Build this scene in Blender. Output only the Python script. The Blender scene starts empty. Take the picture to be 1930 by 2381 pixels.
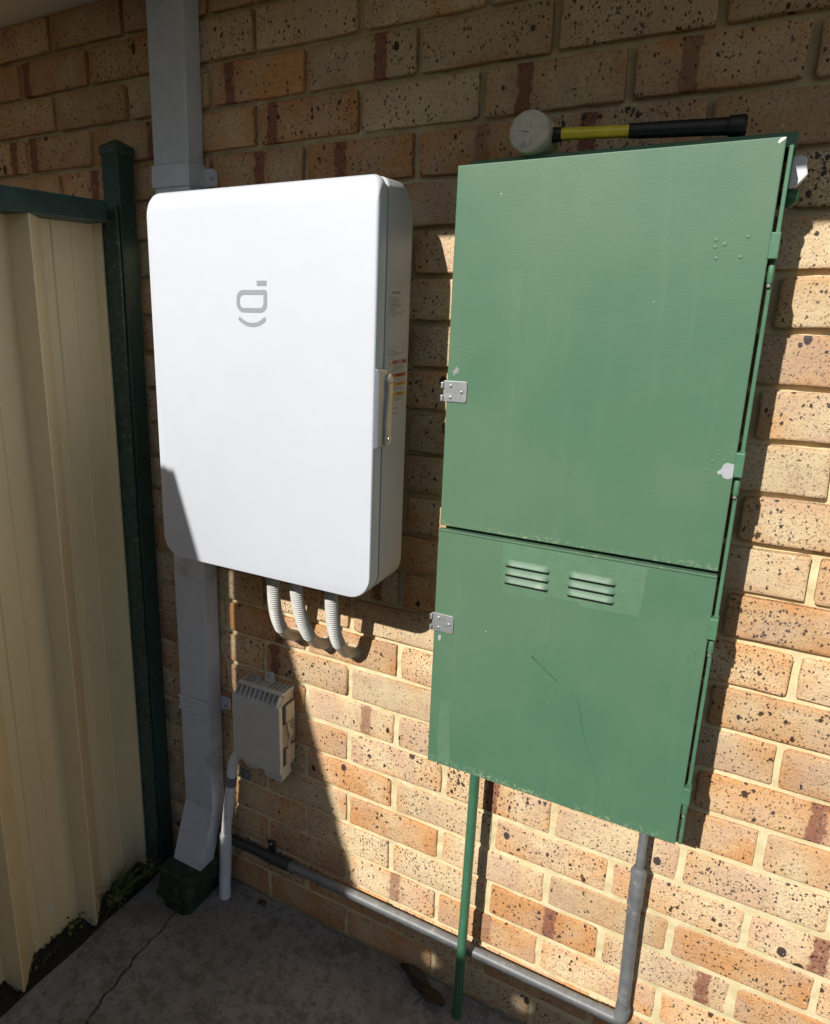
import bpy, bmesh, math, random
import numpy as np
from mathutils import Vector, Matrix, noise

random.seed(7)
rng = np.random.default_rng(7)
scene = bpy.context.scene
C = scene.collection

# ------------------------------------------------------------------ camera
cam_d = bpy.data.cameras.new('camera')
cam = bpy.data.objects.new('camera', cam_d)
C.objects.link(cam)
cols = [[0.862444, -0.138668, 0.486787], [0.506095, 0.22165, -0.83351], [0.007685, 0.965216, 0.26134]]
M = Matrix(cols).to_4x4()
M.translation = Vector((0.47307, -1.31423, -0.21879))
cam.matrix_world = M
cam_d.sensor_fit = 'HORIZONTAL'
cam_d.sensor_width = 36.0
cam_d.lens = 31.0973
cam_d.shift_x = 0.101466
cam_d.shift_y = -0.020136
cam_d.clip_start = 0.02
cam_d.clip_end = 400
scene.camera = cam

# ------------------------------------------------------------------ light
SUN = Vector((0.225, 1.0, -0.714)).normalized()      # the way the sunlight travels
elev = math.asin(-SUN.z)
world = bpy.data.worlds.new('World')
scene.world = world
world.use_nodes = True
wn = world.node_tree.nodes
sky = wn.new('ShaderNodeTexSky')
sky.sky_type = 'NISHITA'
sky.sun_disc = False
sky.sun_elevation = elev
sky.sun_rotation = math.radians(192.7)
bg = wn['Background']
bg.inputs['Strength'].default_value = 0.086
world.node_tree.links.new(sky.outputs['Color'], bg.inputs['Color'])
sd = bpy.data.lights.new('sun', 'SUN')
sd.energy = 4.5
sd.angle = math.radians(0.53)
sd.color = (1.0, 0.965, 0.90)
sun = bpy.data.objects.new('sun', sd)
sun.rotation_euler = SUN.to_track_quat('-Z', 'Y').to_euler()
sun.location = (-1, -5, 4)
C.objects.link(sun)
vs = scene.view_settings
vs.view_transform = 'Standard'
vs.look = 'None'
vs.exposure = 0.27
vs.gamma = 1.0
vs.use_curve_mapping = False
scene.cycles.use_denoising = True
scene.cycles.max_bounces = 6
scene.cycles.diffuse_bounces = 4
scene.cycles.glossy_bounces = 2

# ------------------------------------------------------------------ node helpers
class NT:
    def __init__(s, name):
        s.m = bpy.data.materials.new(name)
        s.m.use_nodes = True
        s.t = s.m.node_tree
        s.n = s.t.nodes
        s.b = s.n['Principled BSDF']
        s.out = s.n['Material Output']
    def node(s, typ, **kw):
        n = s.n.new(typ)
        for k, v in kw.items():
            setattr(n, k, v)
        return n
    def link(s, a, b):
        s.t.links.new(a, b)
    def put(s, sock, v):
        if hasattr(v, 'is_linked') or isinstance(v, bpy.types.NodeSocket):
            s.link(v, sock)
        else:
            sock.default_value = v
    def math(s, op, a, b=0.0, c=0.0, clamp=False):
        n = s.node('ShaderNodeMath', operation=op, use_clamp=clamp)
        for i, v in enumerate((a, b, c)):
            if i < len(n.inputs):
                s.put(n.inputs[i], v)
        return n.outputs[0]
    def mix(s, f, a, b, mode='MIX'):
        n = s.node('ShaderNodeMix', data_type='RGBA', blend_type=mode)
        s.put(n.inputs['Factor'], f)
        s.put(n.inputs['A'], col(a))
        s.put(n.inputs['B'], col(b))
        return n.outputs['Result']
    def ss(s, v, a, b, lo=0.0, hi=1.0):
        n = s.node('ShaderNodeMapRange', interpolation_type='SMOOTHSTEP')
        s.put(n.inputs['Value'], v)
        n.inputs['From Min'].default_value = a
        n.inputs['From Max'].default_value = b
        n.inputs['To Min'].default_value = lo
        n.inputs['To Max'].default_value = hi
        return n.outputs['Result']
    def noise(s, co, scale, detail=4.0, rough=0.55):
        n = s.node('ShaderNodeTexNoise')
        s.put(n.inputs['Vector'], co)
        n.inputs['Scale'].default_value = scale
        n.inputs['Detail'].default_value = detail
        n.inputs['Roughness'].default_value = rough
        return n.outputs['Fac']
    def voro(s, co, scale, feature='F1'):
        n = s.node('ShaderNodeTexVoronoi', feature=feature)
        s.put(n.inputs['Vector'], co)
        n.inputs['Scale'].default_value = scale
        return n
    def vmath(s, op, a, b):
        n = s.node('ShaderNodeVectorMath', operation=op)
        s.put(n.inputs[0], a)
        s.put(n.inputs[1], b)
        return n.outputs[0]
    def obj(s):
        return s.node('ShaderNodeTexCoord').outputs['Object']
    def bump(s, h, strength, dist):
        n = s.node('ShaderNodeBump')
        s.put(n.inputs['Height'], h)
        n.inputs['Strength'].default_value = strength
        n.inputs['Distance'].default_value = dist
        s.link(n.outputs['Normal'], s.b.inputs['Normal'])
    def fin(s, color, rough=0.7, metal=0.0, spec=None):
        s.put(s.b.inputs['Base Color'], col(color))
        s.put(s.b.inputs['Roughness'], rough)
        s.b.inputs['Metallic'].default_value = metal
        if spec is not None:
            s.b.inputs['Specular IOR Level'].default_value = spec
        return s.m

def col(c):
    if isinstance(c, tuple) and len(c) == 3:
        return (c[0], c[1], c[2], 1.0)
    return c

def simple(name, c, rough=0.6, metal=0.0, var=0.12, scale=35.0, bump=0.0, spec=None, grime=None):
    t = NT(name)
    P = t.obj()
    n = t.noise(P, scale, 5)
    n2 = t.noise(P, scale * 0.13, 4)
    d = tuple(v * (1 - var) for v in c)
    l = tuple(min(1, v * (1 + var)) for v in c)
    k = t.math('ADD', t.math('MULTIPLY', n, 0.5), t.math('MULTIPLY', n2, 0.5))
    cc = t.mix(t.ss(k, 0.33, 0.67), d, l)
    if grime:
        g = t.noise(t.vmath('ADD', P, (7.1, 3.3, 1.7)), grime[1], 6, 0.65)
        cc = t.mix(t.ss(g, grime[2], grime[2] + 0.14, 0, grime[3]), cc, grime[0])
    if bump:
        t.bump(t.noise(P, scale * 6, 3), bump, 0.002)
    return t.fin(cc, rough, metal, spec)

# ------------------------------------------------------------------ materials
def brick_material(name, single):
    t = NT(name)
    P = t.obj()
    info = t.node('ShaderNodeObjectInfo')
    sep = t.node('ShaderNodeSeparateColor')
    t.link(info.outputs['Color'], sep.inputs['Color'])
    sc = t.node('ShaderNodeVectorMath', operation='SCALE')
    sc.inputs[0].default_value = (37.0, 11.0, 23.0)
    t.link(info.outputs['Random'], sc.inputs['Scale'])
    Q = t.vmath('ADD', P, sc.outputs[0])
    sp = t.node('ShaderNodeSeparateXYZ')
    t.link(P, sp.inputs[0])
    def noise3(scale, detail, rough):
        n = t.node('ShaderNodeTexNoise')
        t.put(n.inputs['Vector'], Q)
        n.inputs['Scale'].default_value = scale
        n.inputs['Detail'].default_value = detail
        n.inputs['Roughness'].default_value = rough
        q = t.node('ShaderNodeSeparateColor')
        t.link(n.outputs['Color'], q.inputs['Color'])
        return n, q.outputs
    nA, A = noise3(11.0, 2.0, 0.5)
    nB, Bc = noise3(60.0, 3.0, 0.6)
    nC, Cc = noise3(260.0, 2.0, 0.6)
    cloud, pink, dens = A[0], A[1], A[2]
    mid, wobn = Bc[0], Bc[1]
    fine = Cc[0]
    if single:
        ex = t.math('ABSOLUTE', t.math('DIVIDE', sp.outputs[0], 0.115))
        ez = t.math('ABSOLUTE', t.math('DIVIDE', sp.outputs[2], 0.038))
        edge = t.math('MAXIMUM', t.ss(ex, 0.60, 1.0), t.ss(ez, 0.50, 1.0, 0, 0.8))
        f = t.math('ADD', t.math('MULTIPLY', edge, 0.36), t.math('SUBTRACT', t.math('MULTIPLY', sep.outputs[0], 0.95), 0.12))
    else:
        f = 0.45
    f = t.math('ADD', f, t.math('MULTIPLY', t.math('SUBTRACT', cloud, 0.5), 2.0))
    f = t.math('ADD', f, t.math('MULTIPLY', t.math('SUBTRACT', mid, 0.5), 0.6), clamp=True)
    base = t.mix(f, (0.64, 0.500, 0.312), (0.57, 0.290, 0.118))
    base = t.mix(t.ss(pink, 0.47, 0.66, 0, 0.65), base, (0.535, 0.360, 0.245))
    hsv = t.node('ShaderNodeHueSaturation')
    t.put(hsv.inputs['Color'], base)
    t.put(hsv.inputs['Value'], t.math('ADD', 0.84, t.math('MULTIPLY', t.math('FRACT', t.math('MULTIPLY', info.outputs['Random'], 7.31)), 0.30)))
    base = hsv.outputs['Color']
    base = t.mix(t.ss(fine, 0.46, 0.68, 0, 0.40), base, (0.36, 0.215, 0.115))
    if single:
        wob = t.math('MULTIPLY', t.math('SUBTRACT', wobn, 0.5), 0.020)
        dx = t.math('ABSOLUTE', t.math('SUBTRACT', t.math('ADD', sp.outputs[0], wob), t.math('MULTIPLY', t.math('SUBTRACT', sep.outputs[1], 0.5), 0.24)))
        band = t.math('MULTIPLY', t.ss(dx, 0.0105, 0.0150, 1, 0), sep.outputs[2])
        band = t.math('MULTIPLY', band, t.ss(mid, 0.25, 0.45, 0.35, 1.0))
        base = t.mix(t.math('MULTIPLY', band, 0.88), base, (0.165, 0.066, 0.055))
        halo = t.math('MULTIPLY', t.ss(dx, 0.012, 0.045, 1, 0), sep.outputs[2])
        base = t.mix(t.math('MULTIPLY', halo, 0.28), base, (0.42, 0.17, 0.07))
    s2 = t.node('ShaderNodeVectorMath', operation='SCALE')
    t.link(t.vmath('SUBTRACT', nC.outputs['Color'], (0.5, 0.5, 0.5)), s2.inputs[0])
    s2.inputs['Scale'].default_value = 0.0060
    s3 = t.node('ShaderNodeVectorMath', operation='SCALE')
    t.link(t.vmath('SUBTRACT', nB.outputs['Color'], (0.5, 0.5, 0.5)), s3.inputs[0])
    s3.inputs['Scale'].default_value = 0.007
    Qs = t.vmath('MULTIPLY', t.vmath('ADD', t.vmath('ADD', Q, s3.outputs[0]), s2.outputs[0]), (1.0, 1.0, 0.72))
    dark = None
    lite = None
    dd = t.math('MULTIPLY', t.math('SUBTRACT', dens, 0.5), 1.2)
    dd = t.math('ADD', dd, t.math('MULTIPLY', t.math('SUBTRACT', t.math('FRACT', t.math('MULTIPLY', info.outputs['Random'], 3.7)), 0.5), 0.36))
    for scale, keep, rad, amt in ((330.0, 0.36, 0.46, 0.60), (170.0, 0.50, 0.39, 0.93), (85.0, 0.75, 0.33, 1.0), (36.0, 0.93, 0.30, 1.0)):
        v = t.voro(Qs, scale)
        q2 = t.node('ShaderNodeSeparateColor')
        t.link(v.outputs['Color'], q2.inputs['Color'])
        gate = t.math('GREATER_THAN', t.math('ADD', q2.outputs[0], dd), keep)
        r = t.math('MULTIPLY', t.math('ADD', t.math('MULTIPLY', q2.outputs[1], 0.8), 0.25), rad)
        inside = t.ss(t.math('SUBTRACT', r, v.outputs['Distance']), -0.005, 0.035)
        sp_ = t.math('MULTIPLY', t.math('MULTIPLY', inside, gate), amt)
        dark = sp_ if dark is None else t.math('MAXIMUM', dark, sp_)
        if scale == 170.0:
            lite = t.math('MULTIPLY', t.math('GREATER_THAN', q2.outputs[2], 0.95), t.ss(v.outputs['Distance'], 0.15, 0.24, 1, 0))
    tint = t.mix(t.ss(pink, 0.4, 0.6), (0.040, 0.019, 0.011), (0.040, 0.034, 0.037))
    base2 = t.mix(t.math('MULTIPLY', dark, 0.95), base, tint)
    base2 = t.mix(t.math('MULTIPLY', lite, 0.65), base2, (0.8, 0.74, 0.64))
    t.bump(t.math('ADD', t.math('MULTIPLY', fine, 0.5), mid), 0.85, 0.0024)
    return t.fin(base2, t.math('SUBTRACT', 0.9, t.math('MULTIPLY', dark, 0.3)), 0, 0.3)

M_BRICK = brick_material('speckled_brick', True)
M_BRICKFAR = brick_material('speckled_brick_far', False)

def mortar_material():
    t = NT('mortar')
    P = t.obj()
    n = t.noise(P, 420, 4, 0.7)
    n2 = t.noise(P, 30, 5)
    n3 = t.noise(P, 5, 3)
    c = t.mix(t.ss(n2, 0.3, 0.7), (0.62, 0.515, 0.290), (0.74, 0.645, 0.41))
    c = t.mix(t.ss(n, 0.5, 0.8, 0, 0.35), c, (0.40, 0.31, 0.165))
    c = t.mix(t.ss(n3, 0.5, 0.75, 0, 0.25), c, (0.40, 0.34, 0.19))
    t.bump(t.math('ADD', n, t.math('MULTIPLY', n2, 0.6)), 0.8, 0.002)
    return t.fin(c, 0.95, 0, 0.2)
M_MORTAR = mortar_material()

M_SOFFIT = simple('soffit_paint', (0.60, 0.57, 0.52), 0.7, var=0.04, bump=0.15)
M_DOWN = simple('blue_grey_paint', (0.55, 0.585, 0.635), 0.45, var=0.05, scale=60, bump=0.12, grime=((0.30, 0.30, 0.30), 9, 0.56, 0.5))
M_TAN = simple('tan_sheet', (0.78, 0.64, 0.385), 0.40, var=0.02, scale=18, grime=((0.55, 0.43, 0.25), 7, 0.60, 0.25))
M_SLATE = simple('slate_sheet', (0.13, 0.135, 0.14), 0.5, var=0.05, scale=18)
M_FGREEN = simple('dark_green_powdercoat', (0.020, 0.058, 0.046), 0.45, var=0.25, scale=40, bump=0.1, grime=((0.10, 0.13, 0.09), 60, 0.60, 0.75))
M_FGREEN2 = simple('worn_green_powdercoat', (0.035, 0.075, 0.055), 0.5, var=0.3, scale=60, bump=0.3, grime=((0.16, 0.19, 0.16), 90, 0.54, 0.8))
M_WHITE = simple('white_box_enamel', (0.595, 0.624, 0.680), 0.38, var=0.012, scale=20, bump=0.05)
M_BODYGREY = simple('box_body_enamel', (0.56, 0.57, 0.575), 0.45, var=0.02, scale=30, bump=0.05)
M_GASKET = simple('gasket_blue_grey', (0.20, 0.22, 0.27), 0.6, var=0.05)
M_LOGO = simple('logo_grey', (0.30, 0.31, 0.34), 0.5, var=0.03)
M_HANDLE = simple('handle_satin_metal', (0.50, 0.53, 0.60), 0.33, metal=0.75, var=0.05)
M_PADDLE = simple('handle_paddle', (0.62, 0.58, 0.48), 0.35, metal=0.5, var=0.05)
M_KEY = simple('key_cylinder', (0.75, 0.70, 0.58), 0.3, metal=0.8, var=0.05)
M_BLACK = simple('gap_and_shadow_black', (0.012, 0.012, 0.013), 0.5, var=0.1)
M_LABEL = simple('label_paper', (0.66, 0.63, 0.60), 0.6, var=0.02)
M_PRINT = simple('print_dark', (0.10, 0.095, 0.09), 0.6, var=0.05)
M_PRINTG = simple('print_grey', (0.36, 0.34, 0.32), 0.6, var=0.05)
M_RED = simple('print_red', (0.42, 0.015, 0.015), 0.5, var=0.03)
M_ORANGE = simple('print_orange', (0.62, 0.12, 0.015), 0.5, var=0.03)
M_YELLOW = simple('print_yellow', (0.72, 0.46, 0.02), 0.5, var=0.03)
M_PRINTW = simple('print_white', (0.75, 0.72, 0.70), 0.5, var=0.03)

def meter_material(name, chalk, lower):
    t = NT(name)
    P = t.obj()
    sp = t.node('ShaderNodeSeparateXYZ')
    t.link(P, sp.inputs[0])
    n = t.noise(P, 7.0, 6, 0.6)
    n2 = t.noise(t.vmath('MULTIPLY', P, (1.0, 1.0, 9.0)), 26.0, 5, 0.6)
    n3 = t.noise(P, 330.0, 3)
    c = t.mix(t.ss(n, 0.25, 0.75), (0.066, 0.154, 0.090), (0.079, 0.166, 0.100))
    c = t.mix(t.ss(n2, 0.42, 0.72, 0, 0.22), c, (0.056, 0.158, 0.092))
    g = t.noise(t.vmath('ADD', P, (3.0, 1.0, 8.0)), 11.0, 7, 0.7)
    c = t.mix(t.ss(g, 0.56, 0.70, 0, 0.28), c, (0.048, 0.132, 0.076))
    d = t.noise(t.vmath('ADD', P, (9.0, 4.0, 2.0)), 95.0, 5, 0.7)
    c = t.mix(t.ss(d, 0.68, 0.74, 0, 0.55), c, (0.06, 0.13, 0.085))
    # chalky bleached paint along an edge
    z0, z1 = chalk
    ed = t.ss(sp.outputs[2], z0, z1, 1, 0)
    rag = t.noise(P, 120.0, 5, 0.75)
    rag2 = t.noise(P, 8.0, 2)
    e2 = t.math('MULTIPLY', t.math('MULTIPLY', ed, t.ss(rag, 0.50, 0.60)), t.ss(rag2, 0.44, 0.62))
    c = t.mix(t.math('MULTIPLY', e2, 0.7), c, (0.36, 0.42, 0.25))
    run = t.noise(t.vmath('MULTIPLY', P, (1.0, 1.0, 0.06)), 34.0, 4, 0.6)
    c = t.mix(t.ss(run, 0.54, 0.70, 0, 0.14), c, (0.15, 0.23, 0.145))
    dust = t.noise(t.vmath('ADD', P, (2.0, 6.0, 1.0)), 2.6, 4, 0.55)
    c = t.mix(t.ss(dust, 0.42, 0.66, 0, 0.34), c, (0.135, 0.205, 0.118))
    # small bright flecks
    v = t.voro(P, 42.0)
    s2 = t.node('ShaderNodeSeparateColor')
    t.link(v.outputs['Color'], s2.inputs['Color'])
    fl = t.math('MULTIPLY', t.math('GREATER_THAN', s2.outputs[0], 0.93), t.ss(v.outputs['Distance'], 0.035, 0.06, 1, 0))
    c = t.mix(t.math('MULTIPLY', fl, 0.8), c, (0.5, 0.56, 0.46))
    brush = t.noise(t.vmath('MULTIPLY', P, (1.0, 1.0, 7.0)), 60.0, 5, 0.6)
    lump = t.voro(P, 36.0)
    s3 = t.node('ShaderNodeSeparateColor')
    t.link(lump.outputs['Color'], s3.inputs['Color'])
    bl = t.math('MULTIPLY', t.math('GREATER_THAN', s3.outputs[1], 0.90), t.ss(lump.outputs['Distance'], 0.02, 0.14, 1, 0))
    h = t.math('ADD', t.math('MULTIPLY', brush, 0.14), t.math('ADD', t.math('MULTIPLY', n3, 0.20), t.math('MULTIPLY', bl, 0.55)))
    h = t.math('ADD', h, t.math('MULTIPLY', n, 1.2))
    t.bump(h, 0.26, 0.0020)
    return t.fin(c, 0.46, 0, 0.5)
M_DOOR_U = meter_material('meter_green_upper', (-0.604, -0.592), False)
M_DOOR_L = meter_material('meter_green_lower', (-1.092, -1.074), True)
M_METER = simple('meter_green_body', (0.070, 0.170, 0.096), 0.45, var=0.15, scale=40, bump=0.15, grime=((0.07, 0.16, 0.10), 30, 0.55, 0.6))
M_PATCH = simple('meter_green_faded', (0.100, 0.192, 0.116), 0.5, var=0.08, scale=60, bump=0.15)
M_LOUVRE = simple('meter_green_louvre', (0.082, 0.160, 0.096), 0.5, var=0.10, scale=80, bump=0.15, grime=((0.34, 0.40, 0.25), 60, 0.58, 0.5))
M_SCRATCH = simple('scratch_dark_green', (0.036, 0.105, 0.062), 0.5, var=0.1)
M_GALV = simple('galvanised', (0.40, 0.41, 0.41), 0.42, metal=0.55, var=0.15, scale=120)
M_CHIP = simple('bare_undercoat', (0.40, 0.40, 0.43), 0.5, var=0.10, scale=90)
M_CONDUIT = simple('grey_conduit', (0.150, 0.157, 0.162), 0.42, var=0.25, scale=50, bump=0.2, grime=((0.34, 0.33, 0.30), 40, 0.55, 0.6))
M_CONDUITL = simple('light_grey_conduit', (0.180, 0.187, 0.192), 0.42, var=0.15, scale=50, bump=0.15, grime=((0.45, 0.42, 0.36), 60, 0.56, 0.6))
M_CONDUITD = simple('dark_conduit_fitting', (0.035, 0.040, 0.042), 0.5, var=0.2)
M_GPIPE = simple('green_pipe', (0.052, 0.150, 0.086), 0.35, var=0.12, scale=60, bump=0.12)
M_FLEX = simple('corrugated_conduit', (0.50, 0.495, 0.465), 0.5, var=0.06, grime=((0.36, 0.34, 0.29), 25, 0.52, 0.5))
M_FLEXE = simple('conduit_elbow', (0.50, 0.46, 0.385), 0.5, var=0.06)
M_NET = simple('beige_plastic', (0.55, 0.555, 0.52), 0.5, var=0.04, scale=60, bump=0.06, grime=((0.42, 0.40, 0.35), 14, 0.56, 0.3))
M_NETS = simple('beige_plastic_side', (0.56, 0.48, 0.365), 0.55, var=0.06, scale=60, bump=0.08)
M_PVC = simple('white_pvc', (0.72, 0.71, 0.72), 0.4, var=0.05, scale=40, bump=0.1, grime=((0.50, 0.46, 0.40), 18, 0.56, 0.5))
M_CLIP = simple('grey_saddle', (0.18, 0.19, 0.20), 0.5, var=0.1)
M_RUBBER = simple('pale_rubber', (0.60, 0.56, 0.44), 0.75, var=0.12, scale=60, bump=0.25, grime=((0.26, 0.25, 0.20), 30, 0.52, 0.65))
M_YSHAFT = simple('yellow_fibreglass', (0.75, 0.60, 0.04), 0.3, var=0.08)
M_GRIP = simple('black_grip', (0.012, 0.013, 0.015), 0.42, var=0.2)
M_ADAPT = simple('mossy_green_plastic', (0.010, 0.028, 0.014), 0.75, var=0.4, scale=50, bump=0.4, grime=((0.06, 0.075, 0.03), 40, 0.5, 0.7))
M_DEADLEAF = simple('dead_leaf', (0.060, 0.040, 0.018), 0.7, var=0.4, scale=90, bump=0.4)
M_GRASS = simple('weed_green', (0.12, 0.15, 0.04), 0.6, var=0.4, scale=60)
M_MOSS = simple('moss', (0.030, 0.040, 0.012), 0.9, var=0.4, scale=80, bump=0.5)
M_SOIL = simple('dark_soil', (0.028, 0.024, 0.018), 0.95, var=0.4, scale=60, bump=0.9)
M_CAPW = simple('white_plastic_cap', (0.70, 0.70, 0.71), 0.4, var=0.03)
M_CAPG = simple('green_plastic_cap', (0.02, 0.12, 0.045), 0.45, var=0.1)
M_GRIT = simple('grit', (0.30, 0.26, 0.19), 0.9, var=0.5, scale=40)
M_YARD = simple('dry_yard', (0.12, 0.115, 0.07), 0.9, var=0.3, scale=3, bump=0.5)
M_ROOF = simple('roof_sheet', (0.16, 0.13, 0.11), 0.6, var=0.1)

def concrete_material():
    t = NT('concrete')
    P = t.obj()
    a = t.noise(P, 3.2, 6, 0.6)
    b = t.noise(P, 38.0, 6, 0.7)
    f = t.noise(P, 260.0, 4, 0.7)
    c = t.mix(t.ss(a, 0.32, 0.68), (0.235, 0.220, 0.195), (0.370, 0.360, 0.340))
    c = t.mix(t.ss(b, 0.42, 0.66, 0, 0.75), c, (0.125, 0.110, 0.088))
    c = t.mix(t.ss(f, 0.50, 0.70, 0, 0.75), c, (0.36, 0.33, 0.28))
    c = t.mix(t.ss(f, 0.30, 0.46, 0.7, 0), c, (0.07, 0.06, 0.048))
    sp = t.noise(t.vmath('ADD', P, (4.0, 2.0, 0.0)), 17.0, 5, 0.65)
    c = t.mix(t.ss(sp, 0.63, 0.72, 0, 0.6), c, (0.38, 0.36, 0.32))
    v = t.voro(P, 70.0)
    s2 = t.node('ShaderNodeSeparateColor')
    t.link(v.outputs['Color'], s2.inputs['Color'])
    k = t.math('MULTIPLY', t.math('GREATER_THAN', s2.outputs[0], 0.88), t.ss(v.outputs['Distance'], 0.12, 0.25, 1, 0))
    c = t.mix(t.math('MULTIPLY', k, 0.6), c, (0.05, 0.042, 0.035))
    st = t.noise(t.vmath('ADD', P, (1.0, 8.0, 0.0)), 7.0, 6, 0.7)
    c = t.mix(t.ss(st, 0.50, 0.66, 0, 0.55), c, (0.17, 0.14, 0.105))
    t.bump(t.math('ADD', t.math('ADD', b, t.math('MULTIPLY', f, 0.9)), t.math('MULTIPLY', a, 0.8)), 1.0, 0.004)
    return t.fin(c, 0.92, 0, 0.25)
M_CONC = concrete_material()

# ------------------------------------------------------------------ mesh helpers
class MB:
    def __init__(s):
        s.v = []
        s.f = []
    def box(s, x0, x1, y0, y1, z0, z1):
        o = len(s.v)
        s.v += [(x0, y0, z0), (x1, y0, z0), (x1, y1, z0), (x0, y1, z0), (x0, y0, z1), (x1, y0, z1), (x1, y1, z1), (x0, y1, z1)]
        s.f += [tuple(o + i for i in q) for q in ((3, 2, 1, 0), (4, 5, 6, 7), (0, 1, 5, 4), (1, 2, 6, 5), (2, 3, 7, 6), (3, 0, 4, 7))]
        return s
    def loft(s, rings, cap0=True, cap1=True, closed=True):
        o = len(s.v)
        n = len(rings[0])
        for r in rings:
            s.v += [tuple(p) for p in r]
        for i in range(len(rings) - 1):
            for j in range(n if closed else n - 1):
                k = (j + 1) % n
                s.f.append((o + i * n + j, o + i * n + k, o + (i + 1) * n + k, o + (i + 1) * n + j))
        if cap0:
            s.f.append(tuple(o + j for j in reversed(range(n))))
        if cap1:
            e = o + (len(rings) - 1) * n
            s.f.append(tuple(e + j for j in range(n)))
        return s
    def tube(s, path, rad, n=14, cap=True):
        path = [Vector(p) for p in path]
        if not isinstance(rad, (list, tuple)):
            rad = [rad] * len(path)
        rings = []
        up = None
        for i, p in enumerate(path):
            a = path[max(0, i - 1)]
            b = path[min(len(path) - 1, i + 1)]
            d = (b - a)
            if d.length < 1e-9:
                d = Vector((0, 0, 1))
            d.normalize()
            if up is None:
                up = Vector((1, 0, 0)) if abs(d.x) < 0.8 else Vector((0, 1, 0))
            u = (up - d * up.dot(d)).normalized()
            up = u
            w = d.cross(u)
            rings.append([p + (u * math.cos(2 * math.pi * k / n) + w * math.sin(2 * math.pi * k / n)) * rad[i] for k in range(n)])
        return s.loft(rings, cap, cap)
    def prism(s, poly, axis, a, b):
        # poly: 2D points; axis 'y': (x,z), axis 'x': (y,z), axis 'z': (x,y)
        def p3(p, t):
            return {'y': (p[0], t, p[1]), 'x': (t, p[0], p[1]), 'z': (p[0], p[1], t)}[axis]
        return s.loft([[p3(p, a) for p in poly], [p3(p, b) for p in poly]])
    def build(s, name, mat, parent=None, smooth=None, bevel=None, loc=None):
        me = bpy.data.meshes.new(name)
        me.from_pydata([tuple(v) for v in s.v], [], s.f)
        bm = bmesh.new()
        bm.from_mesh(me)
        bmesh.ops.recalc_face_normals(bm, faces=bm.faces)
        bm.to_mesh(me)
        bm.free()
        me.materials.append(mat)
        if smooth is not None:
            me.polygons.foreach_set('use_smooth', [True] * len(me.polygons))
            me.set_sharp_from_angle(angle=math.radians(smooth))
        o = bpy.data.objects.new(name, me)
        C.objects.link(o)
        if bevel:
            m = o.modifiers.new('bevel', 'BEVEL')
            m.width = bevel
            m.segments = 2
            m.limit_method = 'ANGLE'
            m.angle_limit = math.radians(35)
            m.harden_normals = False
        if parent is not None:
            attach(o, parent)
        return o

ORIG = {}
def attach(o, parent):
    """Meshes are written in world coordinates; keep them there under a parent."""
    o.parent = parent
    w = Vector((0, 0, 0))
    p = parent
    while p is not None:
        w += p.location
        p = p.parent
    o.location = o.location - w

def thing(name, label, cat, loc, group=None):
    o = bpy.data.objects.new(name, None)
    o.empty_display_size = 0.05
    o.location = loc
    C.objects.link(o)
    return tag(o, label, cat, group)

def tag(o, label, cat, group=None):
    o['label'] = label
    o['category'] = cat
    if group:
        o['group'] = group
    return o

def structure(o):
    o['kind'] = 'structure'
    return o

def smooth_path(pts, n=6):
    pts = [Vector(p) for p in pts]
    out = []
    for i in range(len(pts) - 1):
        p0 = pts[max(0, i - 1)]; p1 = pts[i]; p2 = pts[i + 1]; p3 = pts[min(len(pts) - 1, i + 2)]
        for k in range(n):
            t = k / n
            out.append(0.5 * ((2 * p1) + (p2 - p0) * t + (2 * p0 - 5 * p1 + 4 * p2 - p3) * t * t + (3 * p1 - p0 - 3 * p2 + p3) * t ** 3))
    out.append(pts[-1])
    return out

def resample(path, step):
    out = [path[0]]
    acc = 0.0
    for a, b in zip(path, path[1:]):
        L = (b - a).length
        if L < 1e-9:
            continue
        d = step - acc
        while d <= L:
            out.append(a + (b - a) * (d / L))
            d += step
        acc = (acc + L) % step
    return out

def rrect(x0, x1, z0, z1, r, n=6):
    """rounded rectangle, r = (bl, br, tr, tl)"""
    pts = []
    for (cx, cz, a0, rr) in ((x0 + r[0], z0 + r[0], 180, r[0]), (x1 - r[1], z0 + r[1], 270, r[1]), (x1 - r[2], z1 - r[2], 0, r[2]), (x0 + r[3], z1 - r[3], 90, r[3])):
        for k in range(n + 1):
            a = math.radians(a0 + 90 * k / n)
            pts.append((cx + rr * math.cos(a), cz + rr * math.sin(a)))
    return pts

def sstep(a, b, x):
    t = np.clip((x - a) / (b - a), 0, 1)
    return t * t * (3 - 2 * t)

G = -1.80          # ground level; z = 0 is a brick bed joint

# ================================================================== GROUND
gm = MB()
gm.box(-60, 60, -60, 60, -2.4, -1.86)
structure(gm.build('ground', M_YARD))

crack = [(-0.668, -0.004), (-0.662, -0.06), (-0.670, -0.12), (-0.664, -0.195), (-0.660, -0.218), (-0.655, -0.241), (-0.661, -0.268), (-0.656, -0.296), (-0.659, -0.325), (-0.650, -0.355), (-0.651, -0.384),
         (-0.642, -0.414), (-0.645, -0.436), (-0.638, -0.458), (-0.633, -0.492), (-0.624, -0.515), (-0.628, -0.58), (-0.612, -0.70), (-0.62, -0.85), (-0.60, -1.1), (-0.62, -1.5), (-0.59, -2.0), (-0.60, -2.74)]
fine_c = []
for (a, b) in zip(crack, crack[1:]):
    k = max(2, int(abs(b[1] - a[1]) / 0.012)) if b[1] > -0.6 else 3
    for i in range(k):
        t = i / k
        fine_c.append((a[0] + (b[0] - a[0]) * t + random.uniform(-0.0022, 0.0022), a[1] + (b[1] - a[1]) * t))
fine_c.append(crack[-1])
right = [(x + 0.0024 + random.uniform(0, 0.0026), y) for x, y in fine_c]
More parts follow.
